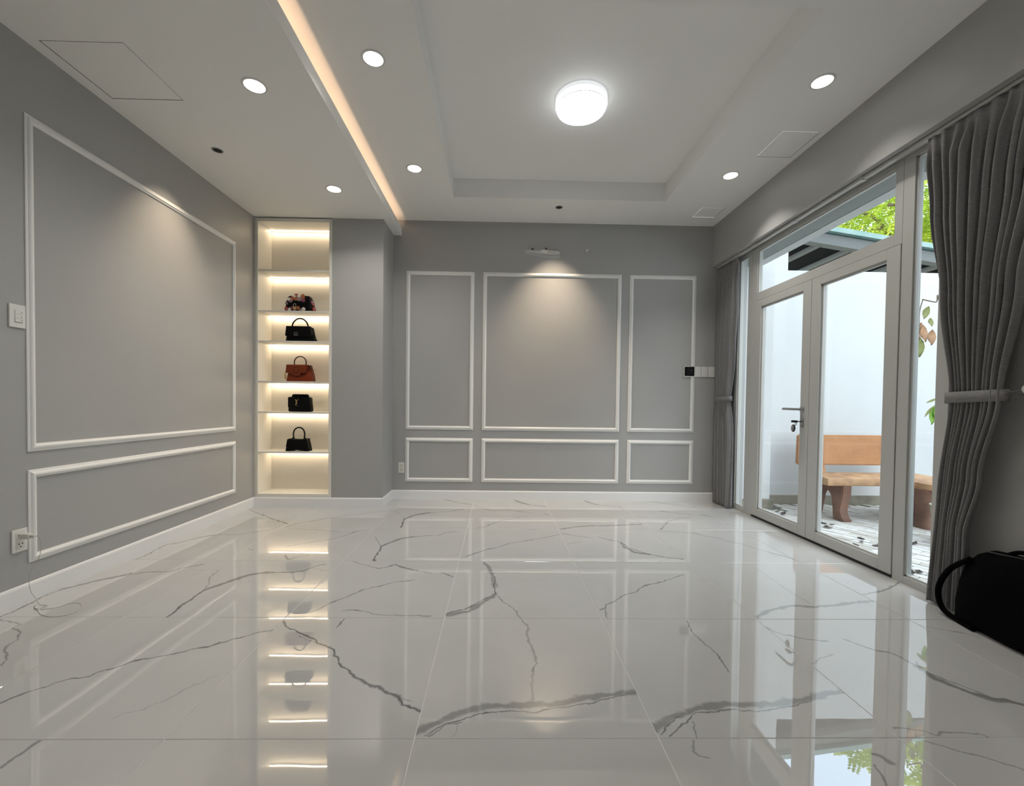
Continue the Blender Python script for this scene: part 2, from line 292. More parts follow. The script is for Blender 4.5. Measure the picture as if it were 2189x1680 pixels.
# ================================================================ SETTING
# ---- floor: 0.8 m polished tiles, each an object, veins traced from the photograph
TX0, TY0, T, GAP = -0.2596, 1.4000, 0.8, 0.0028
REG = {'A':(0,1000,2189/640), 'B':(0,1280,4.2), 'C':(400,1280,2189/600), 'D':(860,1180,3.36), 'E':(1360,1180,3.36),
       'F':(1789,1280,4.2), 'G':(1380,1050,2189/400), 'H':(560,1050,2189/500), 'I':(1000,1050,2189/500)}
VE = [  # region, width (m), strength, points in that crop of the photograph
('D',.026,.50,[(90,1300),(250,1222),(420,1150),(560,1122),(700,1105),(850,1100),(1000,1095),(1150,1088),(1300,1050),(1450,1025),(1690,1003)]),
('D',.005,.80,[(160,1320),(300,1240),(430,1205),(560,1155),(700,1150),(850,1142),(950,1155),(1080,1120),(1250,1105),(1350,1085),(1480,1050),(1690,1005)]),
('D',.007,.55,[(190,1322),(240,1295),(310,1240),(380,1232),(430,1222)]),
('D',.004,.35,[(355,1330),(395,1280),(400,1235)]),
('D',.011,.42,[(850,480),(890,520),(912,545),(895,580),(905,640),(940,710),(962,790)]),
('D',.005,.75,[(962,795),(938,855)]),
('D',.010,.35,[(938,855),(930,950),(940,1070)]),
('D',.024,.55,[(325,455),(400,440),(480,425),(540,385),(600,348),(672,302)]),
('D',.007,.90,[(318,443),(400,420),(480,402),(540,365),(600,330),(672,305),(655,240),(667,190),(640,140),(590,80)]),
('D',.022,.45,[(660,250),(650,180),(625,110),(590,75)]),
('D',.007,.60,[(680,315),(740,370),(800,402),(845,475)]),
('D',.007,.6,[(0,105),(100,135),(200,150)]), ('D',.007,.65,[(280,150),(320,160),(383,186)]), ('D',.004,.5,[(0,215),(90,200)]), ('D',.006,.4,[(0,455),(200,462)]),
('D',.007,.75,[(1418,415),(1460,400),(1470,375),(1530,350),(1600,305),(1680,285),(1740,240),(1860,215),(1905,200),(2012,163)]),
('D',.007,.5,[(1455,400),(1462,440),(1478,482)]),
('C',.009,.85,[(742,165),(770,215),(850,250),(920,285),(990,315),(1010,340),(1110,380),(1150,400),(1150,440),(1190,480),(1200,520),(1260,560)]),
('C',.014,.80,[(1260,560),(1300,600),(1370,640),(1430,680),(1500,692),(1560,730),(1640,765)]),
('C',.008,.85,[(1640,765),(1690,820),(1740,845),(1820,872)]),
('C',.004,.5,[(870,290),(1000,345)]), ('C',.004,.35,[(1640,760),(1750,805)]), ('C',.006,.7,[(1225,155),(1165,230)]),
('C',.007,.75,[(90,385),(160,380),(250,345),(340,320),(430,300),(510,270),(668,243)]),
('B',.008,.8,[(0,930),(130,880),(260,835),(380,800),(520,745),(640,715),(790,700),(870,665),(960,635),(1110,595),(1190,560),(1290,540),(1400,525),(1580,490),(1780,440),(1870,435),(1980,385)]),
('B',.004,.35,[(1010,1080),(1130,1020),(1300,990),(1400,940),(1480,910),(1600,850),(1750,775),(1950,690)]),
('B',.010,.6,[(0,1520),(120,1440),(240,1350),(355,1272)]),
('B',.009,.6,[(0,185),(120,210),(190,222),(110,260),(180,300),(150,370),(50,430),(55,520),(70,545),(0,600)]),
('A',.010,.8,[(0,1090),(100,1050),(230,985),(350,925),(460,885)]),
('A',.017,.65,[(460,885),(560,860),(700,825),(850,795),(960,770)]),
('A',.009,.8,[(460,887),(700,830),(960,778),(1100,760),(1240,760),(1320,735),(1430,715),(1490,705)]), ('A',.004,.35,[(1390,740),(1500,750)]),
('A',.009,.75,[(990,670),(1060,645),(1130,605),(1220,560)]), ('A',.015,.7,[(1220,560),(1320,545),(1450,510),(1570,490)]), ('A',.008,.65,[(1570,490),(1750,488),(1860,470),(1960,455)]),
('A',.014,.9,[(1215,1092),(1270,1060),(1330,1005),(1410,955),(1490,895)]), ('A',.022,.65,[(1490,895),(1580,865),(1680,830),(1800,785),(1950,762)]), ('A',.008,.7,[(1580,868),(1800,795),(1950,762),(2150,765)]),
('A',.006,.5,[(1490,895),(1530,840),(1530,800),(1600,750)]),
('H',.012,.6,[(0,772),(160,755),(290,760)]), ('H',.010,.75,[(290,760),(400,740),(520,695),(590,685)]), ('H',.004,.4,[(480,725),(650,745)]),
('A',.008,.6,[(1810,590),(1850,602)]), ('H',.010,.6,[(210,600),(250,640),(330,610),(440,598)]),
('A',.010,.7,[(1820,305),(1920,345),(2000,375),(2110,410)]), ('H',.010,.7,[(0,215),(90,260),(180,285),(265,318)]),
('H',.008,.65,[(215,342),(330,300),(540,265),(760,230),(920,215),(1240,175)]),
('H',.006,.45,[(240,350),(520,360),(740,378)]), ('H',.007,.65,[(230,515),(440,480),(620,455),(760,420),(900,370),(1020,355)]),
('H',.013,.85,[(1045,652),(1060,610),(1100,560),(1115,515)]), ('H',.018,.7,[(1115,515),(1200,480),(1310,440),(1400,428)]), ('H',.008,.75,[(1310,445),(1400,430),(1540,415),(1650,415),(1720,385),(1820,378)]), ('H',.006,.5,[(1110,505),(1060,430)]),
('H',.014,.85,[(1300,345),(1320,290),(1335,260)]), ('H',.020,.7,[(1335,260),(1430,220),(1560,200)]), ('H',.010,.7,[(1430,225),(1560,203),(1750,190),(1890,170)]), ('H',.006,.4,[(1240,180),(1330,250)]),
('H',.007,.6,[(850,660),(1000,700),(1090,725),(1190,705)]), ('H',.014,.7,[(1190,700),(1250,685),(1310,710),(1450,745)]), ('H',.007,.6,[(1450,745),(1580,765)]), ('H',.009,.7,[(1700,765),(1740,785),(1810,810)]),
('H',.007,.75,[(450,1140),(600,1065),(720,1015),(840,970),(950,920),(1110,885),(1250,850),(1430,830)]), ('H',.005,.5,[(600,1055),(720,1008)]),
('H',.006,.6,[(760,1120),(840,1110),(960,1125),(1040,1150)]), ('H',.008,.45,[(1040,1150),(1200,1160),(1580,1165)]),
('H',.016,.5,[(1680,70),(1830,105),(1990,130)]),
('H',.008,.7,[(1870,620),(1920,610),(2020,575),(2120,540),(2189,528)]), ('I',.008,.7,[(0,600),(140,555),(280,525),(400,485),(570,460),(740,430),(880,400)]),
('H',.007,.6,[(1980,355),(2080,340),(2189,290)]), ('I',.007,.6,[(50,355),(180,320),(320,270),(560,232)]),
('I',.030,.6,[(430,78),(480,100),(560,122)]), ('I',.016,.6,[(500,110),(600,130),(750,145)]), ('I',.030,.5,[(1080,82),(1130,105),(1210,125)]), ('I',.016,.5,[(1150,110),(1250,130),(1440,150)]), ('I',.014,.5,[(1660,90),(2120,150)]),
('I',.010,.45,[(70,150),(260,185),(390,172),(450,185),(620,205)]), ('I',.012,.6,[(370,172),(400,178)]), ('I',.010,.6,[(710,208),(790,225)]),
('I',.016,.65,[(865,355),(1000,335),(1150,322),(1300,322),(1500,315),(1630,307)]), ('I',.005,.5,[(300,335),(440,345),(600,357),(780,357)]),
('I',.007,.6,[(885,395),(1030,420),(1150,435)]), ('I',.010,.75,[(1220,430),(1320,455),(1430,475),(1460,520)]), ('I',.026,.6,[(1460,520),(1560,570),(1700,592)]), ('I',.010,.85,[(1430,475),(1500,528),(1640,575),(1850,620),(2025,635)]), ('I',.005,.5,[(1780,655),(1880,640)]),
('I',.006,.5,[(930,495),(1070,470)]),
('G',.010,.6,[(100,465),(170,465),(210,410),(270,350),(390,320),(520,305)]), ('G',.008,.6,[(120,470),(330,475),(560,490),(700,525),(850,550),(950,585),(1060,605),(1150,625),(1320,680),(1480,725),(1640,760),(1740,800)]),
('G',.008,.35,[(370,440),(600,450),(740,465),(1000,470)]), ('G',.010,.35,[(1150,478),(1380,485),(1600,490),(1700,500)]),
('G',.012,.55,[(160,235),(200,235),(260,245),(430,265),(530,270)]), ('G',.012,.6,[(640,275),(700,285),(780,297)]), ('G',.010,.5,[(70,118),(250,145),(400,165),(560,185)]), ('G',.010,.5,[(950,380),(1040,400),(1130,410)]),
('E',.026,.50,[(125,1275),(250,1190),(370,1150),(500,1110),(640,1090),(840,1095),(1000,1090),(1200,1060),(1260,1045),(1350,1022),(1495,998)]),
('E',.006,.75,[(170,1310),(250,1230),(340,1150)]), ('E',.006,.7,[(240,1320),(300,1260),(370,1222),(420,1165),(520,1150),(700,1132),(850,1145),(1150,1100),(1260,1070)]), ('E',.006,.45,[(410,1225),(430,1330)]),
('E',.007,.65,[(360,495),(400,570),(450,620),(520,680),(600,760),(660,860)]),
('E',.008,.6,[(935,540),(1010,580),(1100,600),(1220,625),(1370,640)]), ('E',.009,.65,[(1500,630),(1600,665),(1720,705),(1800,715),(1920,760)]),
('F',.009,.5,[(570,520),(700,600),(760,640)]),
('E',.022,.5,[(870,470),(920,430),(1020,405),(1150,385),(1260,395),(1400,385),(1550,365),(1715,350)]),
('E',.006,.35,[(1265,805),(1330,760),(1420,730)]), ('E',.006,.35,[(870,120),(980,200),(1100,280),(1250,370)]), ('E',.008,.4,[(970,5),(1130,50)]),
('E',.006,.45,[(400,1345),(410,1430),(460,1470),(520,1475)]),
('F',.024,.60,[(720,600),(880,715),(1050,785),(1220,850),(1400,895),(1560,920),(1690,955)]), ('F',.006,.8,[(710,565),(760,640),(880,690),(1050,755),(1220,818),(1400,885),(1560,912),(1690,960)]),
('F',.007,.45,[(510,1165),(620,1165),(780,1190),(880,1215),(950,1200),(1060,1195),(1270,1215),(1400,1250)]),
('F',.008,.45,[(770,1265),(920,1320),(1130,1380),(1300,1410),(1450,1470),(1690,1540)]), ('F',.006,.5,[(740,230),(900,270),(1100,300),(1280,345)]),
('F',.016,.5,[(340,1400),(420,1430),(475,1465)]), ('F',.008,.55,[(330,1480),(380,1560),(460,1680)]),
]
TILE_V = {}
for reg, w, s, pts in VE:
    ox, oy, sc = REG[reg]
    wp = [pix(ox+p[0]/sc, oy+p[1]/sc, 2, 0.) for p in pts]
    ln = [(b-a).length for a, b in zip(wp, wp[1:])]; half = sum(ln)/2; mid = wp[0]
    for a, b, l in zip(wp, wp[1:], ln):
        if half <= l: mid = a.lerp(b, half/max(l, 1e-6)); break
        half -= l
    k = (math.floor((mid.x-TX0)/T), math.floor((mid.y-TY0)/T))
    TILE_V.setdefault(k, []).append((w, s, wp))
GEN = [[(.012,.55,[(.02,.30),(.20,.36),(.40,.48),(.60,.50),(.79,.66)]),(.005,.5,[(.40,.48),(.46,.30),(.52,.02)])],
       [(.010,.55,[(.02,.70),(.18,.52),(.40,.44),(.62,.28),(.79,.20)]),(.005,.4,[(.1,.1),(.3,.16),(.5,.1)])]]

# node group: normalised distance to one vein segment
g = bpy.data.node_groups.new('vein_segment', 'ShaderNodeTree')
for n_, t_ in (('P','NodeSocketVector'), ('A','NodeSocketVector'), ('D','NodeSocketVector'), ('DI','NodeSocketVector'), ('W','NodeSocketFloat')):
    g.interface.new_socket(n_, in_out='INPUT', socket_type=t_)
g.interface.new_socket('V', in_out='OUTPUT', socket_type='NodeSocketFloat')
gi = g.nodes.new('NodeGroupInput'); go = g.nodes.new('NodeGroupOutput')
s1 = g.nodes.new('ShaderNodeVectorMath'); s1.operation = 'SUBTRACT'; g.links.new(gi.outputs['P'], s1.inputs[0]); g.links.new(gi.outputs['A'], s1.inputs[1])
s2 = g.nodes.new('ShaderNodeVectorMath'); s2.operation = 'DOT_PRODUCT'; g.links.new(s1.outputs[0], s2.inputs[0]); g.links.new(gi.outputs['DI'], s2.inputs[1])
s3 = g.nodes.new('ShaderNodeClamp'); g.links.new(s2.outputs['Value'], s3.inputs[0])
s4 = g.nodes.new('ShaderNodeVectorMath'); s4.operation = 'SCALE'; g.links.new(gi.outputs['D'], s4.inputs[0]); g.links.new(s3.outputs[0], s4.inputs['Scale'])
s5 = g.nodes.new('ShaderNodeVectorMath'); s5.operation = 'DISTANCE'; g.links.new(s1.outputs[0], s5.inputs[0]); g.links.new(s4.outputs[0], s5.inputs[1])
s6 = g.nodes.new('ShaderNodeMath'); s6.operation = 'DIVIDE'; g.links.new(s5.outputs['Value'], s6.inputs[0]); g.links.new(gi.outputs['W'], s6.inputs[1])
g.links.new(s6.outputs[0], go.inputs['V'])

def marble(name, veins, seed):
    """white polished marble-look porcelain; veins = (half width, strength, tile-local points)"""
    m = bpy.data.materials.new(name); m.use_nodes = True; nt = m.node_tree; N = nt.nodes; L = nt.links
    b = N['Principled BSDF']; b.inputs['Roughness'].default_value = .0; b.inputs['IOR'].default_value = FLOOR_IOR
    tc = N.new('ShaderNodeTexCoord')
    flat = N.new('ShaderNodeVectorMath'); flat.operation = 'MULTIPLY'; flat.inputs[1].default_value = (1,1,0); L.new(tc.outputs['Object'], flat.inputs[0])
    off = N.new('ShaderNodeVectorMath'); off.operation = 'ADD'; off.inputs[1].default_value = (seed*1.37, seed*2.11, seed*.7); L.new(flat.outputs[0], off.inputs[0])
    wz = N.new('ShaderNodeTexNoise'); wz.inputs['Scale'].default_value = 26; wz.inputs['Detail'].default_value = 5; L.new(off.outputs[0], wz.inputs['Vector'])
    wc = N.new('ShaderNodeVectorMath'); wc.operation = 'MULTIPLY_ADD'; wc.inputs[1].default_value = (.030,.030,0); wc.inputs[2].default_value = (-.015,-.015,0); L.new(wz.outputs['Color'], wc.inputs[0])
    P = N.new('ShaderNodeVectorMath'); P.operation = 'ADD'; L.new(flat.outputs[0], P.inputs[0]); L.new(wc.outputs[0], P.inputs[1])
    cl = N.new('ShaderNodeTexNoise'); cl.inputs['Scale'].default_value = 3.5; cl.inputs['Detail'].default_value = 6; L.new(off.outputs[0], cl.inputs['Vector'])
    wn_ = N.new('ShaderNodeTexNoise'); wn_.inputs['Scale'].default_value = 14; wn_.inputs['Detail'].default_value = 3; L.new(off.outputs[0], wn_.inputs['Vector'])
    wid = N.new('ShaderNodeMapRange'); L.new(wn_.outputs['Fac'], wid.inputs['Value'])
    wid.inputs['From Min'].default_value = .3; wid.inputs['From Max'].default_value = .7; wid.inputs['To Min'].default_value = 1.9; wid.inputs['To Max'].default_value = .75
    total = None
    for w, s, pts in veins:
        cur = None
        for a, bb in zip(pts, pts[1:]):
            d = (bb[0]-a[0], bb[1]-a[1]); l2 = d[0]**2+d[1]**2
            if l2 < 1e-8: continue
            gn = N.new('ShaderNodeGroup'); gn.node_tree = g; L.new(P.outputs[0], gn.inputs['P'])
            gn.inputs['A'].default_value = (a[0], a[1], 0); gn.inputs['D'].default_value = (*d, 0); gn.inputs['DI'].default_value = (d[0]/l2, d[1]/l2, 0); gn.inputs['W'].default_value = w
            if cur is None: cur = gn.outputs[0]
            else:
                mn = N.new('ShaderNodeMath'); mn.operation = 'MINIMUM'; L.new(cur, mn.inputs[0]); L.new(gn.outputs[0], mn.inputs[1]); cur = mn.outputs[0]
        if cur is None: continue
        k = N.new('ShaderNodeMath'); k.operation = 'MULTIPLY'; L.new(cur, k.inputs[0]); L.new(wid.outputs[0], k.inputs[1])
        mr = N.new('ShaderNodeMapRange'); mr.interpolation_type = 'SMOOTHSTEP'; L.new(k.outputs[0], mr.inputs['Value'])
        mr.inputs['From Min'].default_value = .35 if w > .015 else .05; mr.inputs['From Max'].default_value = 1.1; mr.inputs['To Min'].default_value = s; mr.inputs['To Max'].default_value = 0
        if total is None: total = mr.outputs[0]
        else:
            mx = N.new('ShaderNodeMath'); mx.operation = 'MAXIMUM'; L.new(total, mx.inputs[0]); L.new(mr.outputs[0], mx.inputs[1]); total = mx.outputs[0]
    cr = N.new('ShaderNodeValToRGB'); cr.color_ramp.elements[0].position = .3; cr.color_ramp.elements[0].color = (*FLOOR_C, 1)
    cr.color_ramp.elements[1].position = .8; cr.color_ramp.elements[1].color = (*[c*.93 for c in FLOOR_C], 1); L.new(cl.outputs['Fac'], cr.inputs['Fac'])
    if total is not None:
        mx = N.new('ShaderNodeMix'); mx.data_type = 'RGBA'; L.new(total, mx.inputs['Factor'])
        L.new(cr.outputs['Color'], mx.inputs['A']); mx.inputs['B'].default_value = (.055,.055,.055,1); L.new(mx.outputs['Result'], b.inputs['Base Color'])
    else: L.new(cr.outputs['Color'], b.inputs['Base Color'])
    geo = N.new('ShaderNodeNewGeometry')
    bn = N.new('ShaderNodeTexNoise'); bn.inputs['Scale'].default_value = 3.2; bn.inputs['Detail'].default_value = 1.0; L.new(geo.outputs['Position'], bn.inputs['Vector'])
    bp = N.new('ShaderNodeBump'); bp.inputs['Strength'].default_value = 1.0; bp.inputs['Distance'].default_value = .0004; L.new(bn.outputs['Fac'], bp.inputs['Height']); L.new(bp.outputs['Normal'], b.inputs['Normal'])
    return m
FLOOR_IOR = 2.6
FLOOR_C = (.59, .59, .58)
genmats = [marble('marble tile generic', [(w, s, [(x-T/2, y-T/2) for x, y in p]) for w, s, p in v], 90+i) for i, v in enumerate(GEN)]

plainmat = marble('marble tile plain', [], 55)
bm = nbm(); box(bm, XL-.1, XW+.06, YR-.1, YB+.1, -.10, -.0022); floor = struct('floor', bm, M['grout'])
tile_mesh = {}
def tile_at(i, j):
    x0, x1 = TX0+i*T, TX0+(i+1)*T; y0, y1 = TY0+j*T, TY0+(j+1)*T
    cx, cy = (x0+x1)/2, (y0+y1)/2
    x0, x1, y0, y1 = max(x0, XL), min(x1, XW+.03), max(y0, YR), min(y1, YB)
    if x1-x0 < .02 or y1-y0 < .02: return
    key = tuple(round(v, 3) for v in (x0-cx, x1-cx, y0-cy, y1-cy))
    vs = TILE_V.get((i, j))
    if vs: mm = marble('marble tile', [(w, s, [(p.x-cx, p.y-cy) for p in pts]) for w, s, pts in vs], i*7+j)
    elif j == -1: mm = plainmat
    else: mm = genmats[(i*3+j*5) % 2]
    if key not in tile_mesh:
        b = nbm(); h = GAP/2
        zt, ch = 0.0, .0012
        a0, a1, b0, b1 = key[0]+h, key[1]-h, key[2]+h, key[3]-h
        bot = [b.verts.new(p) for p in ((a0,b0,-.0022),(a1,b0,-.0022),(a1,b1,-.0022),(a0,b1,-.0022))]
        md = [b.verts.new(p) for p in ((a0,b0,-.0008),(a1,b0,-.0008),(a1,b1,-.0008),(a0,b1,-.0008))]
        tp = [b.verts.new(p) for p in ((a0+ch,b0+ch,zt),(a1-ch,b0+ch,zt),(a1-ch,b1-ch,zt),(a0+ch,b1-ch,zt))]
        b.faces.new(tp); b.faces.new(bot[::-1])
        for q in range(4):
            r = (q+1) % 4
            b.faces.new((bot[q], bot[r], md[r], md[q])); b.faces.new((md[q], md[r], tp[r], tp[q]))
        me = bpy.data.meshes.new('floor_tile'); b.to_mesh(me); b.free(); me.materials.append(None); tile_mesh[key] = me
    o = bpy.data.objects.new('floor_tile', tile_mesh[key]); COL.objects.link(o); o.parent = floor
    o.location = Vector((cx, cy, 0)) - ORG['floor']
    o.material_slots[0].link = 'OBJECT'; o.material_slots[0].material = mm
for i in range(-3, 4):
    for j in range(-5, 5): tile_at(i, j)

# ---- walls
t = .12
struct('wall_left', box(nbm(), XL-t, XL, YR, YB+t, 0, HC+.3), M['wall'])
struct('wall_back', box(nbm(), XL, 2.70, YB, YB+t, 0, HC+.3), M['wall'])
struct('wall_rear', box(nbm(), XL-t, 2.80, YR-t, YR, 0, HC+.3), M['wall'])
struct('wall_column', box(nbm(), -1.7165, XC, YF, YB, 0, HL), M['wall'])
wr = thing('wall_right', (XR, 1.2, 0), kind='structure')
obj('lintel', box(nbm(), XR, 2.62, YR, YB, SOF, HC+.3), M['wall'], wr)
obj('wall_pier', box(nbm(), XW, 2.70, YR, 2.42, 0, SOF), M['wall'], wr)
obj('corner_strip', box(nbm(), XW, 2.66, 4.672, YB, 0, SOF), M['wall'], wr)

# ---- ceiling: upper slab with tray, dropped panel at the left with a cove
cl = thing('ceiling', (0, 1.2, HC), kind='structure')
TR = (-.468, 1.645, 2.252, 4.378)
HR = [(2.083, 2.362, 3.237, 3.573), (2.071, 2.312, 4.496, 4.724)]
bm = plate(nbm(), XL, XR+.01, YR, YB, HC, [TR], zt=None)
bm.free(); bm = plate(nbm(), XL, XR+.01, YR, YB, HC, [TR]+HR)
obj('upper_ceiling', bm, M['ceil'], cl)
bm = nbm()
plate(bm, TR[0], TR[1], TR[2], TR[3], HT, [])
for (p, q) in (((TR[0],TR[2]),(TR[1],TR[2])), ((TR[1],TR[2]),(TR[1],TR[3])), ((TR[1],TR[3]),(TR[0],TR[3])), ((TR[0],TR[3]),(TR[0],TR[2]))):
    bm.faces.new([bm.verts.new(v) for v in ((*p,HC),(*q,HC),(*q,HT),(*p,HT))])
bmesh.ops.recalc_face_normals(bm, faces=bm.faces[:]); bmesh.ops.reverse_faces(bm, faces=bm.faces[:])
obj('tray_recess', bm, M['ceil'], cl)
XLIP, ZLIP = -1.1035, 3.049
HLH = (-2.430, -1.994, 2.374, 2.812)
bm = plate(nbm(), XL, XLIP, YR, YB, HL, [HLH]); obj('dropped_ceiling', bm, M['ceil'], cl)
bm = nbm(); box(bm, XLIP-.012, XLIP, YR, YB, HL-.006, ZLIP); obj('cove_fascia', bm, M['ceil'], cl)
bm = plate(nbm(), XL, XLIP-.012, YR, YB, HL+.012, [], down=False); obj('cove_bed', bm, M['ceil'], cl)
def hatch(x0, x1, y0, y1, z):
    gp = .004
    bm = nbm(); box(bm, x0+gp, x1-gp, y0+gp, y1-gp, z+.0005, z+.010); h = obj('access_panel', bm, M['ceil'], cl)
    bm = nbm(); box(bm, x0-.02, x1+.02, y0-.02, y1+.02, z+.0102, z+.014)
    obj('gap_blackout', bm, M['dark'], cl)  # added black sheet stops light from above and darkens the hatch gap
hatch(*HLH, HL)
for h in HR: hatch(*h, HC)
obj('cove_led', box(nbm(), XLIP-.062, XLIP-.050, YR+.1, YB-.06, HL+.0125, HL+.018), M['emit_cove'], cl)
light('cove_strip_light', 'AREA', (XLIP-.056, (YR+YB)/2, HL+.024), COVE_W, (1,.60,.37), (PI,0,0), shape='RECTANGLE', size=.010, size_y=YB-YR-.2)

# ---- baseboards
def skirting(name, p, q, nrm, h=.103, th=.013):
    """from p to q along the wall, nrm = direction into the room"""
    p, q, nrm = Vector(p), Vector(q), Vector(nrm)
    prof = [(0,0),(th,0),(th,h-.014),(th-.004,h-.004),(0.004,h),(0,h)]
    bm = nbm(); A = [bm.verts.new((p.x+nrm.x*a, p.y+nrm.y*a, b)) for a, b in prof]; B = [bm.verts.new((q.x+nrm.x*a, q.y+nrm.y*a, b)) for a, b in prof]
    bm.faces.new(A); bm.faces.new(B[::-1])
    for i in range(6): bm.faces.new((A[i], A[(i+1)%6], B[(i+1)%6], B[i]))
    bmesh.ops.recalc_face_normals(bm, faces=bm.faces[:])
    return struct(name, bm, M['base'])
skirting('baseboard_left', (XL, YR), (XL, YF), (1, 0))
skirting('baseboard_back', (XC, YB), (XW, YB), (0, -1))
skirting('baseboard_niche', (XL, YF), (XC, YF), (0, -1))
skirting('baseboard_column', (XC, YF-.013), (XC, YB), (1, 0))

# ---- picture-frame mouldings
MP = [(0,0),(0,.006),(.005,.009),(.010,.009),(.014,.014),(.021,.0175),(.029,.0165),(.034,.011),(.038,.010),(.042,.007),(.042,0)]   # (inward, out of wall)
def moulding(name, a0, a1, z0, z1, place):
    """rectangular frame; place(a, z, out) -> world point"""
    tr = thing(name, place((a0+a1)/2, z0, 0), kind='structure')
    cor = [(a0,z0,1,1),(a1,z0,-1,1),(a1,z1,-1,-1),(a0,z1,1,-1)]
    for k in range(4):
        c, d = cor[k], cor[(k+1)%4]; bm = nbm()
        A = [bm.verts.new(place(c[0]+c[2]*i, c[1]+c[3]*i, o)) for i, o in MP]; B = [bm.verts.new(place(d[0]+d[2]*i, d[1]+d[3]*i, o)) for i, o in MP]
        n = len(MP); bm.faces.new(A); bm.faces.new(B[::-1])
        for i in range(n): bm.faces.new((A[i], A[(i+1)%n], B[(i+1)%n], B[i]))
        bmesh.ops.recalc_face_normals(bm, faces=bm.faces[:])
        obj('moulding_strip', bm, M['trim'], tr, smooth=True)
pb = lambda a, z, o: (a, YB-o, z)
pl = lambda a, z, o: (XL+o, a, z)
n = 0
for a0, a1 in ((-1.0465,-.2848),(-.1847,1.3803),(1.4755,2.2356)):
    for z0, z1 in ((.7916,2.5706),(.2006,.6979)):
        n += 1; moulding('trim_%d' % n, a0, a1, z0, z1, pb)
for z0, z1 in ((.8037,2.5884),(.2091,.7046)):
    n += 1; moulding('trim_%d' % n, 2.368, 4.2112, z0, z1, pl)

# ---- glazing: side lights, transom and double door
XB = XG+.055          # outer face of the frames
GX = XG+.030          # glass plane
def bars(rects, x0=XG, x1=XB, bev=.002):
    bm = nbm()
    for y0, y1, z0, z1 in rects: box(bm, x0, x1, y0, y1, z0, z1, bev)
    return bm
def pane(parent, y0, y1, z0, z1, gx=GX, name='pane'):
    bm = nbm(); box(bm, gx-.0025, gx+.0025, y0-.004, y1+.004, z0-.004, z1+.004); p = obj(name, bm, M['glass'], parent)
    for s in (-1,):
        bm = nbm(); x0, x1 = gx-.0065, gx-.003; e = .005
        box(bm, x0, x1, y0, y0+e, z0, z1); box(bm, x0, x1, y1-e, y1, z0, z1); box(bm, x0, x1, y0, y1, z0, z0+e); box(bm, x0, x1, y0, y1, z1-e, z1)
        obj('gasket', bm, M['rubber'], parent)
    return p
def window(name, y0, y1, z0, z1, gy0, gy1, gz0, gz1):
    w = thing(name, (XG, (y0+y1)/2, z0), kind='structure')
    obj('window_frame', bars([(y0,gy0,z0,z1),(gy1,y1,z0,z1),(gy0,gy1,z0,gz0),(gy0,gy1,gz1,z1)]), M['frame'], w)
    b0 = .012                                   # glazing bead, set back
    obj('glazing_bead', bars([(gy0-.004,gy0+b0,gz0,gz1),(gy1-b0,gy1+.004,gz0,gz1),(gy0,gy1,gz0-.004,gz0+b0),(gy0,gy1,gz1-b0,gz1+.004)], XG+.012, GX-.004, .001), M['frame'], w)
    pane(w, gy0+b0-.006, gy1-b0+.006, gz0+b0-.006, gz1-b0+.006)
    return w
ZT = 2.674
window('window_1', 4.384, 4.672, 0.0, ZT, 4.452, 4.628, .045, 2.642)
window('window_2', 2.425, 2.742, 0.0, ZT, 2.500, 2.666, .045, 2.645)
window('window_3', 2.744, 4.382, 2.142, ZT, 2.800, 4.302, 2.212, 2.638)
obj('door_jamb', bars([(4.316,4.382,.0,2.142)]), M['frame'], bpy.data.objects['window_1'])
door = thing('door_1', (XG, 3.53, 0), kind='structure')
def leaf(y0, y1, hs):
    z0, z1 = .022, 2.138; st = .098
    lf = obj('door_leaf', bars([(y0,y0+st,z0,z1),(y1-st,y1,z0,z1),(y0+st,y1-st,z0,z0+.075),(y0+st,y1-st,z1-.068,z1)], XG-.006, XB-.004, .003), M['frame'], door)
    b0 = .014; gy0, gy1, gz0, gz1 = y0+st, y1-st, z0+.075, z1-.068
    obj('glazing_bead', bars([(gy0-.004,gy0+b0,gz0,gz1),(gy1-b0,gy1+.004,gz0,gz1),(gy0,gy1,gz0-.004,gz0+b0),(gy0,gy1,gz1-b0,gz1+.004)], XG+.008, GX-.004, .001), M['frame'], lf)
    pane(lf, gy0+b0-.006, gy1-b0+.006, gz0+b0-.006, gz1-b0+.006)
    return lf
l1 = leaf(3.531, 4.314, -1); l2 = leaf(2.745, 3.527, 1)
obj('threshold', box(nbm(), XG+.004, XB-.006, 2.745, 4.314, -.001, .012), M['rubber'], door)
# lever handle and cylinder on leaf 1
hx = XG-.006
bm = nbm(); lathe(bm, [(.006,-.060),(.010,-.058),(.010,-.012),(.024,-.011),(.025,-.003),(.024,0.)], (hx, 3.600, 1.078), 20, axis=0)
h1 = obj('handle', bm, M['chrome'], l1, smooth=True)
bm = nbm(); tube(bm, [(hx-.052,3.596,1.078),(hx-.056,3.62,1.078),(hx-.056,3.70,1.079),(hx-.055,3.765,1.080)], .0105, 12)
h2 = obj('lever', bm, M['chrome'], h1, smooth=True)
bm = nbm(); box(bm, hx-.008, hx, 3.578, 3.620, .930, 1.005, .006); obj('lock_plate', bm, M['chrome'], l1)
k = thing('door_key', (hx-.03, 3.602, .975), 'black key with a grey fob left in the door lock', 'key')
bm = nbm(); tube(bm, [(hx-.008,3.602,.975),(hx-.045,3.602,.975)], .004, 8); box(bm, hx-.060, hx-.040, 3.596, 3.650, .966, .985, .003); obj('key_bow', bm, M['dark'], k)
bm = nbm(); tube(bm, [(hx-.052+.012*math.cos(a)*.3, 3.602+.010*math.sin(a), .956+.014*math.cos(a)) for a in [2*PI*i/14 for i in range(14)]], .0022, 6, True); obj('key_ring', bm, M['dark'], k)
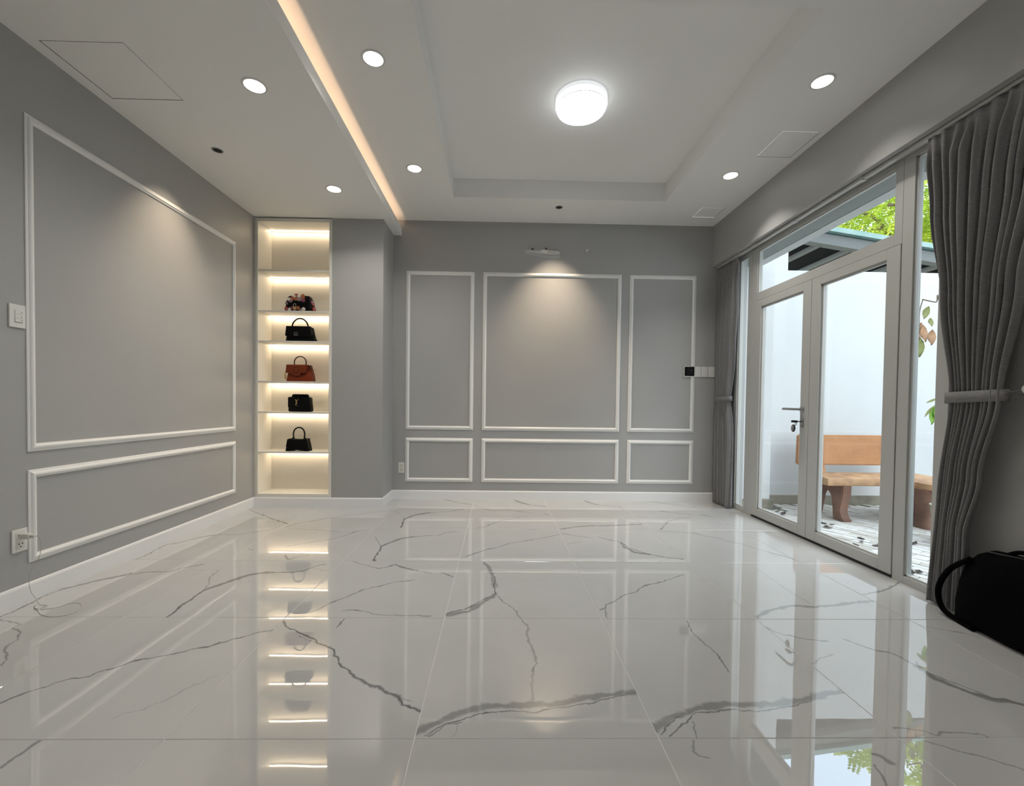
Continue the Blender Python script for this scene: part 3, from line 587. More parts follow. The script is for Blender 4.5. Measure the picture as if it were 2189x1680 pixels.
bm = nbm(); loft(bm, [(-.022,.010,.010),(-.016,.014,.012),(.014,.014,.012),(.022,.008,.008)], (hx-.052, 3.632, .918), 20, 3.); obj('fob', bm, M['fob'], k, smooth=True)
bm = nbm(); tube(bm, [(hx-.052+.0155*0, 3.632+.020*math.cos(a), .918+.027*math.sin(a)) for a in [2*PI*i/20 for i in range(20)]], .005, 6, True); obj('fob_rim', bm, M['dark'], k, smooth=True)

# ================================================================ CEILING LIGHTS
def downlight(x, y, z, label, pw=1., sp=130, group='lit round ceiling downlights'):
    d = thing('downlight', (x, y, z), label, 'downlight', group)
    bm = nbm(); lathe(bm, [(.057,-.0005),(.057,-.004),(.064,-.005),(.070,-.0025),(.071,0.)], (x,y,z), 40, cap=False); obj('rim', bm, M['rimwhite'], d, smooth=True)
    bm = nbm(); lathe(bm, [(.0575,-.0022),(.0575,-.0008)], (x,y,z), 40); obj('diffuser', bm, M['emit_white'], d)
    light('downlight_lamp', 'AREA', (x, y, z-.006), LAMP_W*pw, (1,.95,.87), shape='DISK', size=.11, spread=math.radians(sp))
downlight(-1.472, 2.665, HL, 'larger lit downlight in the dropped ceiling left of the glowing cove', .8)
downlight(-1.469, 3.913, HL, 'lit downlight in the dropped ceiling just before the display cabinet', .85)
downlight(-.769, 2.657, HC, 'lit downlight between the glowing cove and the tray, nearest the viewer')
downlight(-.757, 3.869, HC, 'lit downlight between the glowing cove and the far corner of the tray', 1.5)
downlight(2.005, 2.741, HC, 'lit downlight above the window wall, the larger of the two there', .8, 100)
downlight(2.029, 3.866, HC, 'lit downlight above the window wall, the smaller one further back', 1.2, 100)
# unseen lamps added for light, guessed to continue the rows out of view
for x, y, z in ((-1.47,1.45,HL),(-.76,1.45,HC),(2.0,1.45,HC),(-1.47,.2,HL),(-.76,.2,HC),(2.0,.2,HC),(-.76,-1.1,HC),(2.0,-1.1,HC)):
    light('downlight_lamp', 'AREA', (x, y, z-.006), LAMP_W*.45, (1,.95,.87), shape='DISK', size=.11, spread=math.radians(130))

def spot(x, y, z, label, tx, ty, pwr=1.):
    d = thing('recessed_spotlight', (x, y, z), label, 'spotlight', 'small recessed spotlights aimed at the walls')
    bm = nbm(); lathe(bm, [(.030,.0),(.031,-.003),(.038,-.004),(.041,0.)], (x,y,z), 32, cap=False); obj('rim', bm, M['chrome'], d, smooth=True)
    bm = nbm(); lathe(bm, [(.031,-.0012),(.031,-.0004)], (x,y,z), 32); obj('lens', bm, M['dark'], d)
    v = Vector((tx, ty, -1.)).normalized()
    light('spot_lamp', 'SPOT', (x, y, z-.008), SPOT_W*pwr, (1,.80,.58), v.to_track_quat('-Z','Y').to_euler(), spot_size=math.radians(78), spot_blend=1.0, shadow_soft_size=.02)
spot(-2.126, 3.352, HL, 'small dark recessed spotlight in the dropped ceiling above the left wall', -.28, 0, .55)
spot(.604, 4.557, HC, 'small dark recessed spotlight above the pipe stub on the far wall', 0, .14, 1.35)

LX, LY = .577, 3.215
cl_ = thing('ceiling_lamp', (LX, LY, HT), 'round glowing flush ceiling lamp in the middle of the tray', 'ceiling lamp')
bm = nbm(); lathe(bm, [(.186,0.),(.186,-.026),(.180,-.028)], (LX,LY,HT), 56); obj('lamp_base', bm, M['lampbase'], cl_, smooth=True)
bm = nbm(); lathe(bm, [(.182,-.028),(.186,-.032),(.186,-.062),(.181,-.066)], (LX,LY,HT), 56); r_ = obj('crystal_rim', bm, M['emit_rim'], cl_, smooth=True)
bm = nbm(); tube(bm, [(LX+.1825*math.cos(2*PI*i/56), LY+.1825*math.sin(2*PI*i/56), HT-.067) for i in range(56)], .0022, 6, True); obj('trim_ring', bm, M['fob'], cl_, smooth=True)  # added grey ring stands in for the shaded groove between rim and diffuser
bm = nbm(); lathe(bm, [(.177,-.066),(.178,-.072),(.172,-.084),(.14,-.093),(.08,-.098),(.01,-.100)], (LX,LY,HT), 56); obj('diffuser', bm, M['emit_dome'], cl_, smooth=True)

# ================================================================ DISPLAY CABINET
CX0, CX1, CY1, CZ0, CZ1 = -2.4885, -1.7165, 4.800, .103, 2.953
PT = .024
cab = thing('display_cabinet', ((CX0+CX1)/2, YF, CZ0), 'tall white built-in display cabinet with warm lit shelves in the left corner', 'cabinet')
y0 = YF-.004
for x0_, x1_ in ((CX0, CX0+PT), (CX1-PT-.004, CX1)):
    obj('side_panel', box(nbm(), x0_, x1_, y0, CY1, CZ0, CZ1, .0015), M['cabinet'], cab)
obj('top_panel', box(nbm(), CX0+PT, CX1-PT-.004, y0, CY1, CZ1-.035, CZ1, .0015), M['cabinet'], cab)
obj('bottom_panel', box(nbm(), CX0+PT, CX1-PT-.004, y0, CY1, CZ0, .137, .0015), M['cabinet'], cab)
obj('back_panel', box(nbm(), CX0, CX1, CY1-.006, CY1+.006, CZ0, CZ1), M['cabinet'], cab)
obj('filler_strip', box(nbm(), XL, CX0, YF+.004, YF+.02, CZ0, CZ1+.01), M['cabinet'], cab)
SH = [2.433, 2.019, 1.711, 1.297, .983, .572]
sx0, sx1 = CX0+PT, CX1-PT-.004
for i, z in enumerate([CZ1-.035] + SH):
    if i:
        sh = obj('shelf', box(nbm(), sx0, sx1, YF+.002, CY1-.006, z-.016, z, .001), M['cabinet'], cab)
        zb = z-.016
    else: zb = z
    obj('led_bar', box(nbm(), sx0+.004, sx1-.004, CY1-.046, CY1-.034, zb-.0060, zb-.0004, .001), M['emit_led'], cab)
    light('led_bar_lamp', 'AREA', ((sx0+sx1)/2, CY1-.040, zb-.0075), .52, (1,.76,.50), shape='RECTANGLE', size=sx1-sx0-.02, size_y=.008)

# ---- bags on the shelves
BY = 4.645
def arc(c, rx, rz, a0, a1, n=22, y=None):
    return [(c[0]+rx*math.cos(a0+(a1-a0)*i/n), c[1], c[2]+rz*math.sin(a0+(a1-a0)*i/n)) for i in range(n+1)]
def flower(parent, c, r, petal, centre, nrm=(0,-1,0)):
    nv = Vector(nrm).normalized(); x = nv.orthogonal().normalized(); y = nv.cross(x); c = Vector(c); bm = nbm()
    n = 30; ctr = bm.verts.new(c+nv*.006); back = []
    for k in range(n):
        a = 2*PI*k/n; rr = r*(.74+.26*abs(math.cos(2.5*a)))
        back.append(bm.verts.new(c+(x*math.cos(a)+y*math.sin(a))*rr+nv*.004))
    low = [bm.verts.new(v.co-nv*.008) for v in back]
    for k in range(n):
        bm.faces.new((ctr, back[k], back[(k+1)%n])); bm.faces.new((back[k], low[k], low[(k+1)%n], back[(k+1)%n]))
    bm.faces.new(low[::-1]); bmesh.ops.recalc_face_normals(bm, faces=bm.faces[:])
    f = obj('flower', bm, petal, parent)
    bm = nbm(); bmesh.ops.create_icosphere(bm, subdivisions=1, radius=r*.22, matrix=Matrix.Translation(c+nv*.007)); obj('flower_centre', bm, centre, f)
PET = [mat('flower '+n_, c_, .6) for n_, c_ in (('white',(.75,.72,.66)),('orange red',(.42,.09,.03)),('plum',(.22,.06,.10)),('grey mauve',(.24,.20,.22)),('dark red',(.28,.03,.02)),('rust',(.40,.14,.04)))]
# 1: floral bag on the second shelf
z = SH[1]; bx = -2.088
b1 = thing('handbag', (bx, BY, z), 'black handbag covered with red, orange and white flowers', 'handbag', 'handbags on the lit shelves')
body = nbm(); loft(body, [(0,.140,.058),(.012,.148,.064),(.05,.146,.062),(.10,.138,.056),(.14,.126,.046),(.165,.112,.034),(.176,.092,.020)], (bx,BY,z), 48, 3.4)
obj('bag_body', body, M['black'], b1, smooth=True)
bm = nbm(); loft(bm, [(.075,.122,.004),(.09,.128,.006),(.15,.112,.006),(.168,.100,.003)], (bx,BY-.060,z), 40, 3.); 
for v in bm.verts: v.co.y += max(0, (v.co.z-z-.08))*.30
obj('flap', bm, M['black'], b1, smooth=True)
spots = [(-.095,.128,0,.016),(-.05,.158,0,.017),(.0,.160,0,.017),(-.062,.135,1,.022),(-.022,.130,5,.017),(.012,.128,3,.023),(.045,.148,1,.018),(.052,.118,2,.018),(.040,.172,5,.016),(-.03,.178,4,.014),(-.075,.112,3,.016),
         (-.085,.022,0,.015),(.060,.028,0,.016),(-.115,.030,4,.017),(-.055,.040,2,.014),(.004,.040,5,.015),(-.03,.016,3,.014),(.03,.016,3,.014),(-.115,.085,3,.012)]
for dx, dz, c_, r_2 in spots:
    yy = BY-.063 + max(0, dz-.08)*.32
    flower(b1, (bx+dx, yy, z+dz), r_2*1.28, PET[c_], M['gold'] if c_ == 0 else PET[(c_+2) % 6], (0,-1,.25 if dz > .1 else 0))
for dy, dz, c_ in ((-.03,.035,4),(.0,.05,2),(-.02,.085,4),(.015,.02,4),(.0,.115,3),(-.035,.10,2)):
    flower(b1, (bx+.150-max(0,dz-.03)*.22, BY+dy, z+dz), .020, PET[c_], PET[0], (1,-.15,.2))
bm = nbm(); box(bm, bx-.040, bx-.012, BY-.080, BY-.068, z+.022, z+.050, .003); lk = obj('padlock', bm, M['gold'], b1)
bm = nbm(); tube(bm, [(bx-.038,BY-.074,z+.048),(bx-.037,BY-.074,z+.066)]+arc((bx-.026,BY-.074,z+.070),.011,.012,PI,0,8)+[(bx-.014,BY-.074,z+.066),(bx-.014,BY-.074,z+.048)], .0022, 6); obj('shackle', bm, M['chrome'], lk)
# 2: black top-handle bag with side strap
z = SH[2]; bx = -2.078
b2 = thing('handbag', (bx, BY, z), 'black leather handbag with an arched handle and a silver emblem', 'handbag', 'handbags on the lit shelves')
bm = nbm(); loft(bm, [(0,.142,.060),(.006,.145,.062),(.06,.138,.055),(.12,.128,.042),(.150,.122,.034),(.156,.118,.030)], (bx,BY,z), 48, 6.); obj('bag_body', bm, M['black'], b2, smooth=True)
bm = nbm(); prism(bm, [(bx-.135,z+.062),(bx-.12,z+.052),(bx+.12,z+.052),(bx+.133,z+.062),(bx+.124,z+.158),(bx-.124,z+.158)], BY-.072, BY-.045, 1)
obj('flap', bm, M['black'], b2)
bm = nbm(); tube(bm, arc((bx-.008,BY-.01,z+.150),.084,.098,PI,0), .0075, 10); obj('handle', bm, M['black'], b2, smooth=True)
em = nbm()
tube(em, arc((bx-.030,BY-.0745,z+.082),.012,.011,PI*.30,PI*1.70,14), .0016, 6); tube(em, arc((bx-.016,BY-.0745,z+.082),.012,.011,-PI*.70,PI*.70,14), .0016, 6); box(em, bx-.044,bx-.002,BY-.0765,BY-.0725,z+.063,z+.066)
obj('emblem', em, M['chrome'], b2)
bm = nbm(); tube(bm, [(bx+.118,BY-.03,z+.148),(bx+.142,BY-.035,z+.135),(bx+.150,BY-.04,z+.10),(bx+.150,BY-.045,z+.07),(bx+.170,BY-.05,z+.035),(bx+.183,BY-.05,z+.010),(bx+.172,BY-.05,z+.006),(bx+.150,BY-.045,z+.03),(bx+.140,BY-.04,z+.07)], .005, 8); obj('strap', bm, M['black'], b2, smooth=True)
# 3: red-brown bag with ring handle, medallion and chain
z = SH[3]; bx = -2.078
b3 = thing('handbag', (bx, BY, z), 'red-brown leather handbag with a round dark handle and medallion', 'handbag', 'handbags on the lit shelves')
bm = nbm(); loft(bm, [(0,.132,.060),(.006,.135,.062),(.06,.130,.054),(.12,.120,.040),(.160,.112,.030),(.170,.108,.026)], (bx,BY,z), 48, 6.); obj('bag_body', bm, M['tan'], b3, smooth=True)
fl = [(bx-.118,z+.175),(bx-.128,z+.092),(bx-.075,z+.088)] + [(bx-.022+.052*math.cos(a), z+.090-.030*math.sin(a)) for a in [PI-PI*i/10 for i in range(11)]] + [(bx+.035,z+.088),(bx+.078,z+.092),(bx+.098,z+.175)]
bm = nbm(); prism(bm, fl, BY-.068, BY-.040, 1); fp = obj('flap', bm, M['tan'], b3)
bm = nbm(); tube(bm, [(p[0],BY-.069,p[1]) for p in fl], .0035, 6); obj('piping', bm, M['tan_dark'], fp, smooth=True)
bm = nbm(); lathe(bm, [(.026,0.),(.026,-.004),(.022,-.007),(.019,-.005),(.010,-.006),(.002,-.009)], (bx-.024,BY-.068,z+.118), 28, axis=1); obj('medallion', bm, M['tan'], b3, smooth=True)
bm = nbm(); tube(bm, arc((bx-.024,BY-.069,z+.118),.029,.029,0,2*PI,24)[:-1], .003, 6, True); obj('medallion_ring', bm, M['tan_dark'], b3, smooth=True)
bm = nbm(); tube(bm, arc((bx-.006,BY-.01,z+.200),.062,.066,PI*1.15,-PI*.15,26), .006, 10); obj('handle', bm, M['tan_dark'], b3, smooth=True)
bm = nbm(); box(bm, bx+.102, bx+.122, BY-.05, BY-.02, z+.13, z+.172, .004); obj('tab', bm, M['tan_dark'], b3)
for sgn, pts in ((1, [(.130,.135),(.140,.115),(.146,.09),(.152,.065),(.156,.04),(.158,.018)]), (-1, [(-.128,.10),(-.142,.085),(-.146,.065),(-.143,.048),(-.138,.03)])):
    bm = nbm()
    for q, (dx, dz) in enumerate(pts):
        tube(bm, [(bx+dx+(.009*math.cos(a) if q % 2 else 0), BY-.05+(0 if q % 2 else .009*math.cos(a)), z+dz+.014*math.sin(a)) for a in [2*PI*i/12 for i in range(12)]], .003, 6, True)
    obj('chain_strap', bm, M['tan_dark'] if sgn > 0 else M['gold'], b3)
# 4: black box bag with a gold monogram
z = SH[4]; bx = -2.080
b4 = thing('handbag', (bx, BY, z), 'black boxy handbag with a gold monogram and a low flap handle', 'handbag', 'handbags on the lit shelves')
bm = nbm(); loft(bm, [(0,.112,.045),(.010,.120,.052),(.04,.119,.053),(.10,.113,.049),(.135,.112,.046),(.150,.108,.040),(.158,.09,.03)], (bx,BY,z), 48, 4.5); obj('bag_body', bm, M['black'], b4, smooth=True)
bm = nbm(); loft(bm, [(.155,.085,.018),(.165,.088,.02),(.178,.082,.02),(.184,.072,.014)], (bx-.002,BY-.005,z), 36, 4.); obj('handle', bm, M['black'], b4, smooth=True)
bm = nbm(); loft(bm, [(.04,.100,.004),(.05,.112,.006),(.14,.112,.006),(.154,.104,.004)], (bx,BY-.050,z), 40, 4.5); obj('flap', bm, M['black'], b4, smooth=True)
mg = nbm(); my = BY-.058; mx_ = bx-.022; mz = z+.096
tube(mg, [(mx_-.012,my,mz+.034),(mx_+.001,my,mz+.010),(mx_+.001,my,mz-.012)], .0022, 6); tube(mg, [(mx_+.018,my,mz+.036),(mx_+.001,my,mz+.010)], .0018, 6)
tube(mg, [(mx_+.009,my-.001,mz+.018),(mx_-.001,my-.001,mz+.020),(mx_-.005,my-.001,mz+.011),(mx_+.001,my-.001,mz+.003),(mx_+.007,my-.001,mz-.006),(mx_+.003,my-.001,mz-.016),(mx_-.009,my-.001,mz-.014)], .0020, 6)
tube(mg, [(mx_-.003,my-.002,mz-.004),(mx_-.007,my-.002,mz-.030),(mx_+.012,my-.002,mz-.032)], .0018, 6)
obj('monogram', mg, M['gold'], b4)
# 5: black hourglass bag
z = SH[5]; bx = -2.090
b5 = thing('handbag', (bx, BY-.02, z), 'small black handbag with a curved base on the lowest filled shelf', 'handbag', 'handbags on the lit shelves')
bm = nbm(); pts = [(bx-.122,z)] + [(bx-.075+.150*i/10, z+.012*math.sin(PI*i/10)) for i in range(11)] + [(bx+.122,z),(bx+.108,z+.07),(bx+.094,z+.130)] + [(bx+.094-.188*i/10, z+.130-.006*math.sin(PI*i/10)) for i in range(11)] + [(bx-.108,z+.07)]
prism(bm, pts, BY-.065, BY+.025, 1); bmesh.ops.bevel(bm, geom=bm.edges[:], offset=.004, segments=2, affect='EDGES'); obj('bag_body', bm, M['black'], b5, smooth=True)
bm = nbm(); tube(bm, [(bx-.052,BY-.02,z+.12),(bx-.060,BY-.02,z+.170)]+arc((bx,BY-.02,z+.180),.058,.066,PI,0,18)+[(bx+.060,BY-.02,z+.170),(bx+.052,BY-.02,z+.12)], .0072, 10); obj('handle', bm, M['black'], b5, smooth=True)
for s_ in (-1, 1):
    bm = nbm(); lathe(bm, [(.013,-.004),(.015,0.),(.010,.010),(.002,.013)], (bx+s_*.066,BY-.02,z+.126), 16); obj('handle_stud', bm, M['black'], b5, smooth=True)
bm = nbm(); prism(bm, [(bx-.100,z+.125),(bx-.114,z+.045),(bx,z+.038),(bx+.114,z+.045),(bx+.100,z+.125)], BY-.070, BY-.060, 1); obj('flap', bm, M['black'], b5)

# ================================================================ WALL FITTINGS
# light switch on the left wall
sw = thing('light_switch', (XL, 2.323, 1.514), 'white three-gang light switch beside the left wall moulding', 'switch')
obj('plate', box(nbm(), XL, XL+.009, 2.285, 2.362, 1.455, 1.574, .003), M['plastic'], sw)
for q in range(3):
    rk = obj('rocker', box(nbm(), XL+.008, XL+.0125, 2.309, 2.346, 1.484+q*.0205, 1.503+q*.0205, .0015), M['plastic'], sw)
    obj('dot', box(nbm(), XL+.0122, XL+.0131, 2.338, 2.342, 1.4915+q*.0205, 1.4955+q*.0205), M['grey_line'], rk)
obj('gap', box(nbm(), XL+.008, XL+.0095, 2.308, 2.347, 1.4815, 1.4838), M['grey_line'], sw)
def outlet(name, label, place, a0, a1, z0, z1, holes2=True):
    ac, zc = (a0+a1)/2, (z0+z1)/2
    o = thing(name, place(ac, zc, 0), label, 'socket')
    def pb_(b, u0, u1, w0, w1, o0, o1, bev=0.):
        p, q = place(u0, w0, o0), place(u1, w1, o1); lo = [min(a, c) for a, c in zip(p, q)]; hi = [max(a, c) for a, c in zip(p, q)]
        return box(b, lo[0], hi[0], lo[1], hi[1], lo[2], hi[2], bev)
    obj('plate', pb_(nbm(), a0, a1, z0, z1, 0, .009, .003), M['plastic'], o)
    for dz in (.023, -.023):
        ins = obj('socket_insert', pb_(nbm(), ac-.021, ac+.021, zc+dz-.019, zc+dz+.019, .008, .0115, .002), M['plastic_warm'], o)
        for du, dw in ((-.009,.006),(.009,.006),(0,-.009)):
            bm = nbm(); pb_(bm, ac+du-.003, ac+du+.003, zc+dz+dw-.003, zc+dz+dw+.003, .0112, .0119); obj('pin_hole', bm, M['dark'], ins)
    return o
outlet('wall_socket', 'white double socket with a plugged-in charger low on the left wall', pl, 2.2865, 2.361, .284, .403)
outlet('wall_socket', 'white double socket low on the far wall beside the column', pb, -1.121, -1.0555, .297, .4165)
# charger and cable
ch = thing('phone_charger', (XL, 2.325, .365), 'pale plug charger with a thin cable trailing onto the floor', 'charger')
bm = nbm(); tube(bm, [(XL+.0115,2.325,.366),(XL+.030,2.325,.366),(XL+.030,2.325,.366)], .012, 14); box(bm, XL+.022, XL+.062, 2.311, 2.339, .352, .380, .005); obj('plug', bm, M['plastic_warm'], ch, smooth=True)
bm = nbm(); box(bm, XL+.060, XL+.086, 2.317, 2.333, .359, .373, .003); obj('plug_end', bm, M['plastic_warm'], ch)
cab_p = [(XL+.086,2.325,.366),(XL+.100,2.328,.362),(XL+.104,2.334,.33),(XL+.086,2.350,.27),(XL+.066,2.350,.22),(XL+.040,2.340,.16),(XL+.045,2.335,.08),(XL+.075,2.335,.03),(XL+.105,2.325,.004),(XL+.150,2.318,.003)]
def spl(P, n=8):
    P = [Vector(p) for p in P]; out = []
    for i in range(len(P)-1):
        a, b, c, d = P[max(i-1,0)], P[i], P[i+1], P[min(i+2,len(P)-1)]
        for k in range(n):
            t_ = k/n; out.append(.5*((2*b)+(c-a)*t_+(2*a-5*b+4*c-d)*t_*t_+(3*b-a-3*c+d)*t_**3))
    return out+[P[-1]]
lp = [pix(u, v, 2, .0026) for u, v in ((86,1302),(118,1299),(150,1290),(172,1290),(170,1303),(145,1314),(108,1318),(86,1312),(80,1302))]
bm = nbm(); tube(bm, spl(cab_p+lp[:1]+lp[1:]), .0012, 7); obj('cable', bm, M['cable'], ch, smooth=True)
e_ = lp[-1]; d_ = (pix(72,1296,2,.004)-e_).normalized()
bm = nbm(); tube(bm, [e_+Vector((0,0,.002)), e_+d_*.030+Vector((0,0,.002))], .0045, 8); obj('usb_connector', bm, M['plastic'], ch)
bm = nbm(); tube(bm, [e_+d_*.030+Vector((0,0,.002)), e_+d_*.042+Vector((0,0,.002))], .0032, 6); obj('usb_tip', bm, M['dark'], ch)
# control panel and switches on the far wall
cp = thing('control_panel', (2.167, YB, 1.486), 'small black glass control panel over the right moulding of the far wall', 'control panel')
obj('backplate', box(nbm(), 2.106, 2.2275, YB-.022, YB, 1.427, 1.548, .003), M['plastic'], cp)
obj('screen', box(nbm(), 2.113, 2.2235, YB-.026, YB-.0215, 1.436, 1.541, .002), mat('black glass', (.006,.006,.007), .5, spec=.1), cp)
bm = nbm(); tube(bm, arc((2.190,YB-.0262,1.492),.012,.012,-.6,PI*1.1,12), .0016, 6); tube(bm, [(2.186,YB-.0262,1.478),(2.184,YB-.0262,1.462)], .002, 6); obj('lit_symbol', bm, M['grey_line'], cp)
obj('seam', box(nbm(), 2.1535, 2.1550, YB-.0266, YB-.0258, 1.440, 1.537), M['grey_line'], cp)
for (a0, a1), lb in zip(((2.237,2.3085),(2.3135,2.3885),(2.3945,2.468)), ('blank white switch plate touching the black control panel', 'blank white switch plate between two others on the far wall', 'blank white switch plate partly hidden by the far curtain')):
    w_ = thing('switch_plate', ((a0+a1)/2, YB, 1.485), lb, 'switch', 'white switch plates on the far wall')
    obj('plate', box(nbm(), a0, a1, YB-.009, YB, 1.426, 1.545, .003), M['plastic'], w_)
    obj('rocker', box(nbm(), a0+.008, a1-.008, YB-.0115, YB-.008, 1.436, 1.535, .002), M['plastic'], w_)
# pipe stub in a plaster patch, and a screw hook
ps = thing('pipe_stub', (.48, YB, 2.79), 'white taped pipe stub in a rough plaster patch high on the far wall', 'pipe')
bm = nbm(); prism(bm, [(.272,2.825),(.34,2.842),(.46,2.838),(.60,2.832),(.672,2.824),(.676,2.752),(.64,2.742),(.55,2.744),(.47,2.756),(.36,2.772),(.285,2.790)], YB-.004, YB, 1); obj('plaster_patch', bm, M['plaster'], ps)
bm = nbm(); tube(bm, [(.285,YB-.002,2.818),(.34,YB-.012,2.814),(.46,YB-.018,2.806),(.60,YB-.016,2.798),(.665,YB-.008,2.794)], .02, 12, rad=[.008,.015,.022,.020,.010]); obj('pipe', bm, M['plaster'], ps, smooth=True)
bm = nbm(); tube(bm, [(.452,YB-.024,2.812),(.50,YB-.030,2.810),(.53,YB-.030,2.808)], .020, 12, rad=[.016,.020,.014]); tube(bm, [(.52,YB-.028,2.812),(.60,YB-.026,2.806),(.665,YB-.018,2.804)], .009, 10); obj('tape_wrap', bm, M['tape'], ps, smooth=True)
for q_ in ((.505,.520,YB-.040,YB-.02,2.830,2.845),(.35,.375,YB-.02,YB-.003,2.832,2.842)): obj('wire_end', box(nbm(), *q_, .002), M['dark'], ps)
hk = thing('wall_screw', (.977, YB, 2.826), 'small white screw hook on the far wall right of the pipe stub', 'hook')
bm = nbm(); tube(bm, [(.977,YB,2.826),(.977,YB-.035,2.826)], .006, 10); obj('shank', bm, M['plastic'], hk, smooth=True)
bm = nbm(); bmesh.ops.create_uvsphere(bm, u_segments=14, v_segments=8, radius=.012, matrix=Matrix.Translation((.977,YB-.037,2.828))); obj('head', bm, M['plastic'], hk, smooth='all')

# ================================================================ CURTAINS
ct = thing('curtain_track', (2.475, 3.2, SOF), 'long white curtain track under the lintel above the glass doors', 'curtain track')
obj('rail', box(nbm(), 2.462, 2.490, YR+.05, YB-.01, SOF-.024, SOF-.004, .003), M['frame'], ct)
for yb in (4.55, 3.66, 2.98):
    obj('bracket', box(nbm(), 2.455, 2.497, yb-.02, yb+.02, SOF-.028, SOF-.0005, .003), M['frame'], ct)
def curtain(name, label, lead, trail, tie_z, folds, x0, amp, grp, sx=1., seed=0):
    """lead(z)/trail(z): y of the two vertical edges"""
    rnd = random.Random(seed); NU, NV = folds*14, 96
    ph = [rnd.uniform(-.6,.6) for _ in range(folds+2)]; am = [rnd.uniform(.45,1.35) for _ in range(folds+2)]
    wd_ = [rnd.uniform(.6,1.5) for _ in range(folds)]; tot = sum(wd_); cum = [0.]
    for w_ in wd_: cum.append(cum[-1]+w_/tot)
    top, bot = SOF-.026, .012
    cu = thing(name, (x0, (lead(0)+trail(0))/2, 0), label, 'curtain', grp)
    bm = nbm(); grid = []
    for j in range(NV+1):
        v = j/NV; z = top+(bot-top)*v; row = []
        a, b = lead(z), trail(z)
        pin = max(0, 1-(top-z)/.20); pin = pin*pin*(3-2*pin)
        tie = math.exp(-((z-tie_z)/.15)**2)
        for i in range(NU+1):
            q = i/14; k = min(int(q), folds-1); f = q-k; u = cum[k]+(cum[k+1]-cum[k])*f
            aa = am[k]*(1-f)+am[k+1]*f; pp = ph[k]*(1-f)+ph[k+1]*f
            clus = .5-.5*math.cos(2*PI*q/4)                    # pleat clusters along the heading
            A = amp*(1-.40*tie)*((1-pin)*aa + pin*.45*clus)
            s_ = math.sin(2*PI*q+pp+.5*math.sin(1.9*z+k)); s2 = math.sin(4*PI*q+1.3*pp+z*1.1)
            xx = x0 + A*(s_*.88+.20*s2*(1-pin)) - tie*.010 + .010*math.sin(3.1*u+1.7*z)*(1-pin)
            uu = u+.010*math.sin(2*PI*q+1.2+z*.8)*(1-pin) - pin*.030*math.sin(2*PI*q/4)
            row.append(bm.verts.new((xx, a+(b-a)*uu, z - pin*.008*abs(math.sin(PI*q/4)) )))
        grid.append(row)
    for j in range(NV):
        for i in range(NU): bm.faces.new((grid[j][i], grid[j][i+1], grid[j+1][i+1], grid[j+1][i]))
    o = obj('curtain_panel', bm, M['curtain'], cu, smooth='all')
    sd = o.modifiers.new('thickness', 'SOLIDIFY'); sd.thickness = .0018
    return cu
def curve(keys):
    keys = sorted(keys)
    def f(z):
        if z <= keys[0][0]: return keys[0][1]
        for (a, x), (b, y) in zip(keys, keys[1:]):
            if z <= b:
                t_ = (z-a)/(b-a); t_ = t_*t_*(3-2*t_); return x+(y-x)*t_
        return keys[-1][1]
    return f
# near curtain
lead = curve([(0,2.415),(.6,2.385),(1.16,2.335),(1.7,2.405),(2.2,2.465),(2.66,2.505)])
trail = curve([(0,2.228),(.42,2.215),(.75,2.15),(1.16,2.075),(1.7,2.01),(2.2,1.93),(2.66,1.86)])
cN = curtain('curtain', 'near grey curtain tied back with a band beside the black bag', lead, trail, 1.16, 11, 2.462, .034, 'grey tied-back curtains', seed=3)
leadF = curve([(0,4.585),(.6,4.600),(1.17,4.625),(1.7,4.565),(2.2,4.520),(2.66,4.500)])
trailF = curve([(0,4.915),(.6,4.912),(1.17,4.885),(1.7,4.918),(2.66,4.925)])
cF = curtain('curtain', 'far grey curtain tied back in the corner beside the white switch plates', leadF, trailF, 1.17, 7, 2.470, .030, 'grey tied-back curtains', seed=5)
def tieband(parent, yc, ry, xc, rx, z, h, slope):
    bm = nbm(); n = 40; rings = []
    for k in range(n):
        a = 2*PI*k/n; ca, sa = math.cos(a), math.sin(a)
        y = yc+ry*math.copysign(abs(ca)**.75, ca); x = xc+rx*math.copysign(abs(sa)**.75, sa); zz = z+slope*(yc-y)
        rings.append([bm.verts.new((x, y, zz-h/2)), bm.verts.new((x, y, zz+h/2))])
    for k in range(n):
        a, b = rings[k], rings[(k+1)%n]; bm.faces.new((a[0], b[0], b[1], a[1]))
    o = obj('tie_band', bm, M['curtain'], parent, smooth='all')
    sd = o.modifiers.new('thickness', 'SOLIDIFY'); sd.thickness = .003; sd.offset = 1
    return o
tieband(cN, 2.203, .145, 2.454, .040, 1.158, .058, .035)
tieband(cF, 4.755, .145, 2.470, .050, 1.172, .050, .05)
kb = thing('tieback_knob', (XW, 2.058, 1.178), 'round white tie-back knob on the wall beside the near curtain', 'knob')
bm = nbm(); lathe(bm, [(.022,0.),(.022,-.004),(.008,-.007),(.007,-.045),(.016,-.050),(.022,-.058),(.021,-.070),(.012,-.076),(.002,-.077)], (XW,2.010,1.192), 24, axis=0); obj('knob', bm, M['trim'], kb, smooth=True)
bm = nbm(); tube(bm, spl([(2.44,2.052,1.176),(2.49,2.035,1.186),(2.515,2.003,1.196),(2.515,2.000,1.186),(2.50,2.03,1.166),(2.47,2.055,1.152)]), .004, 7); obj('tie_cord', bm, M['curtain'], kb, smooth=True)

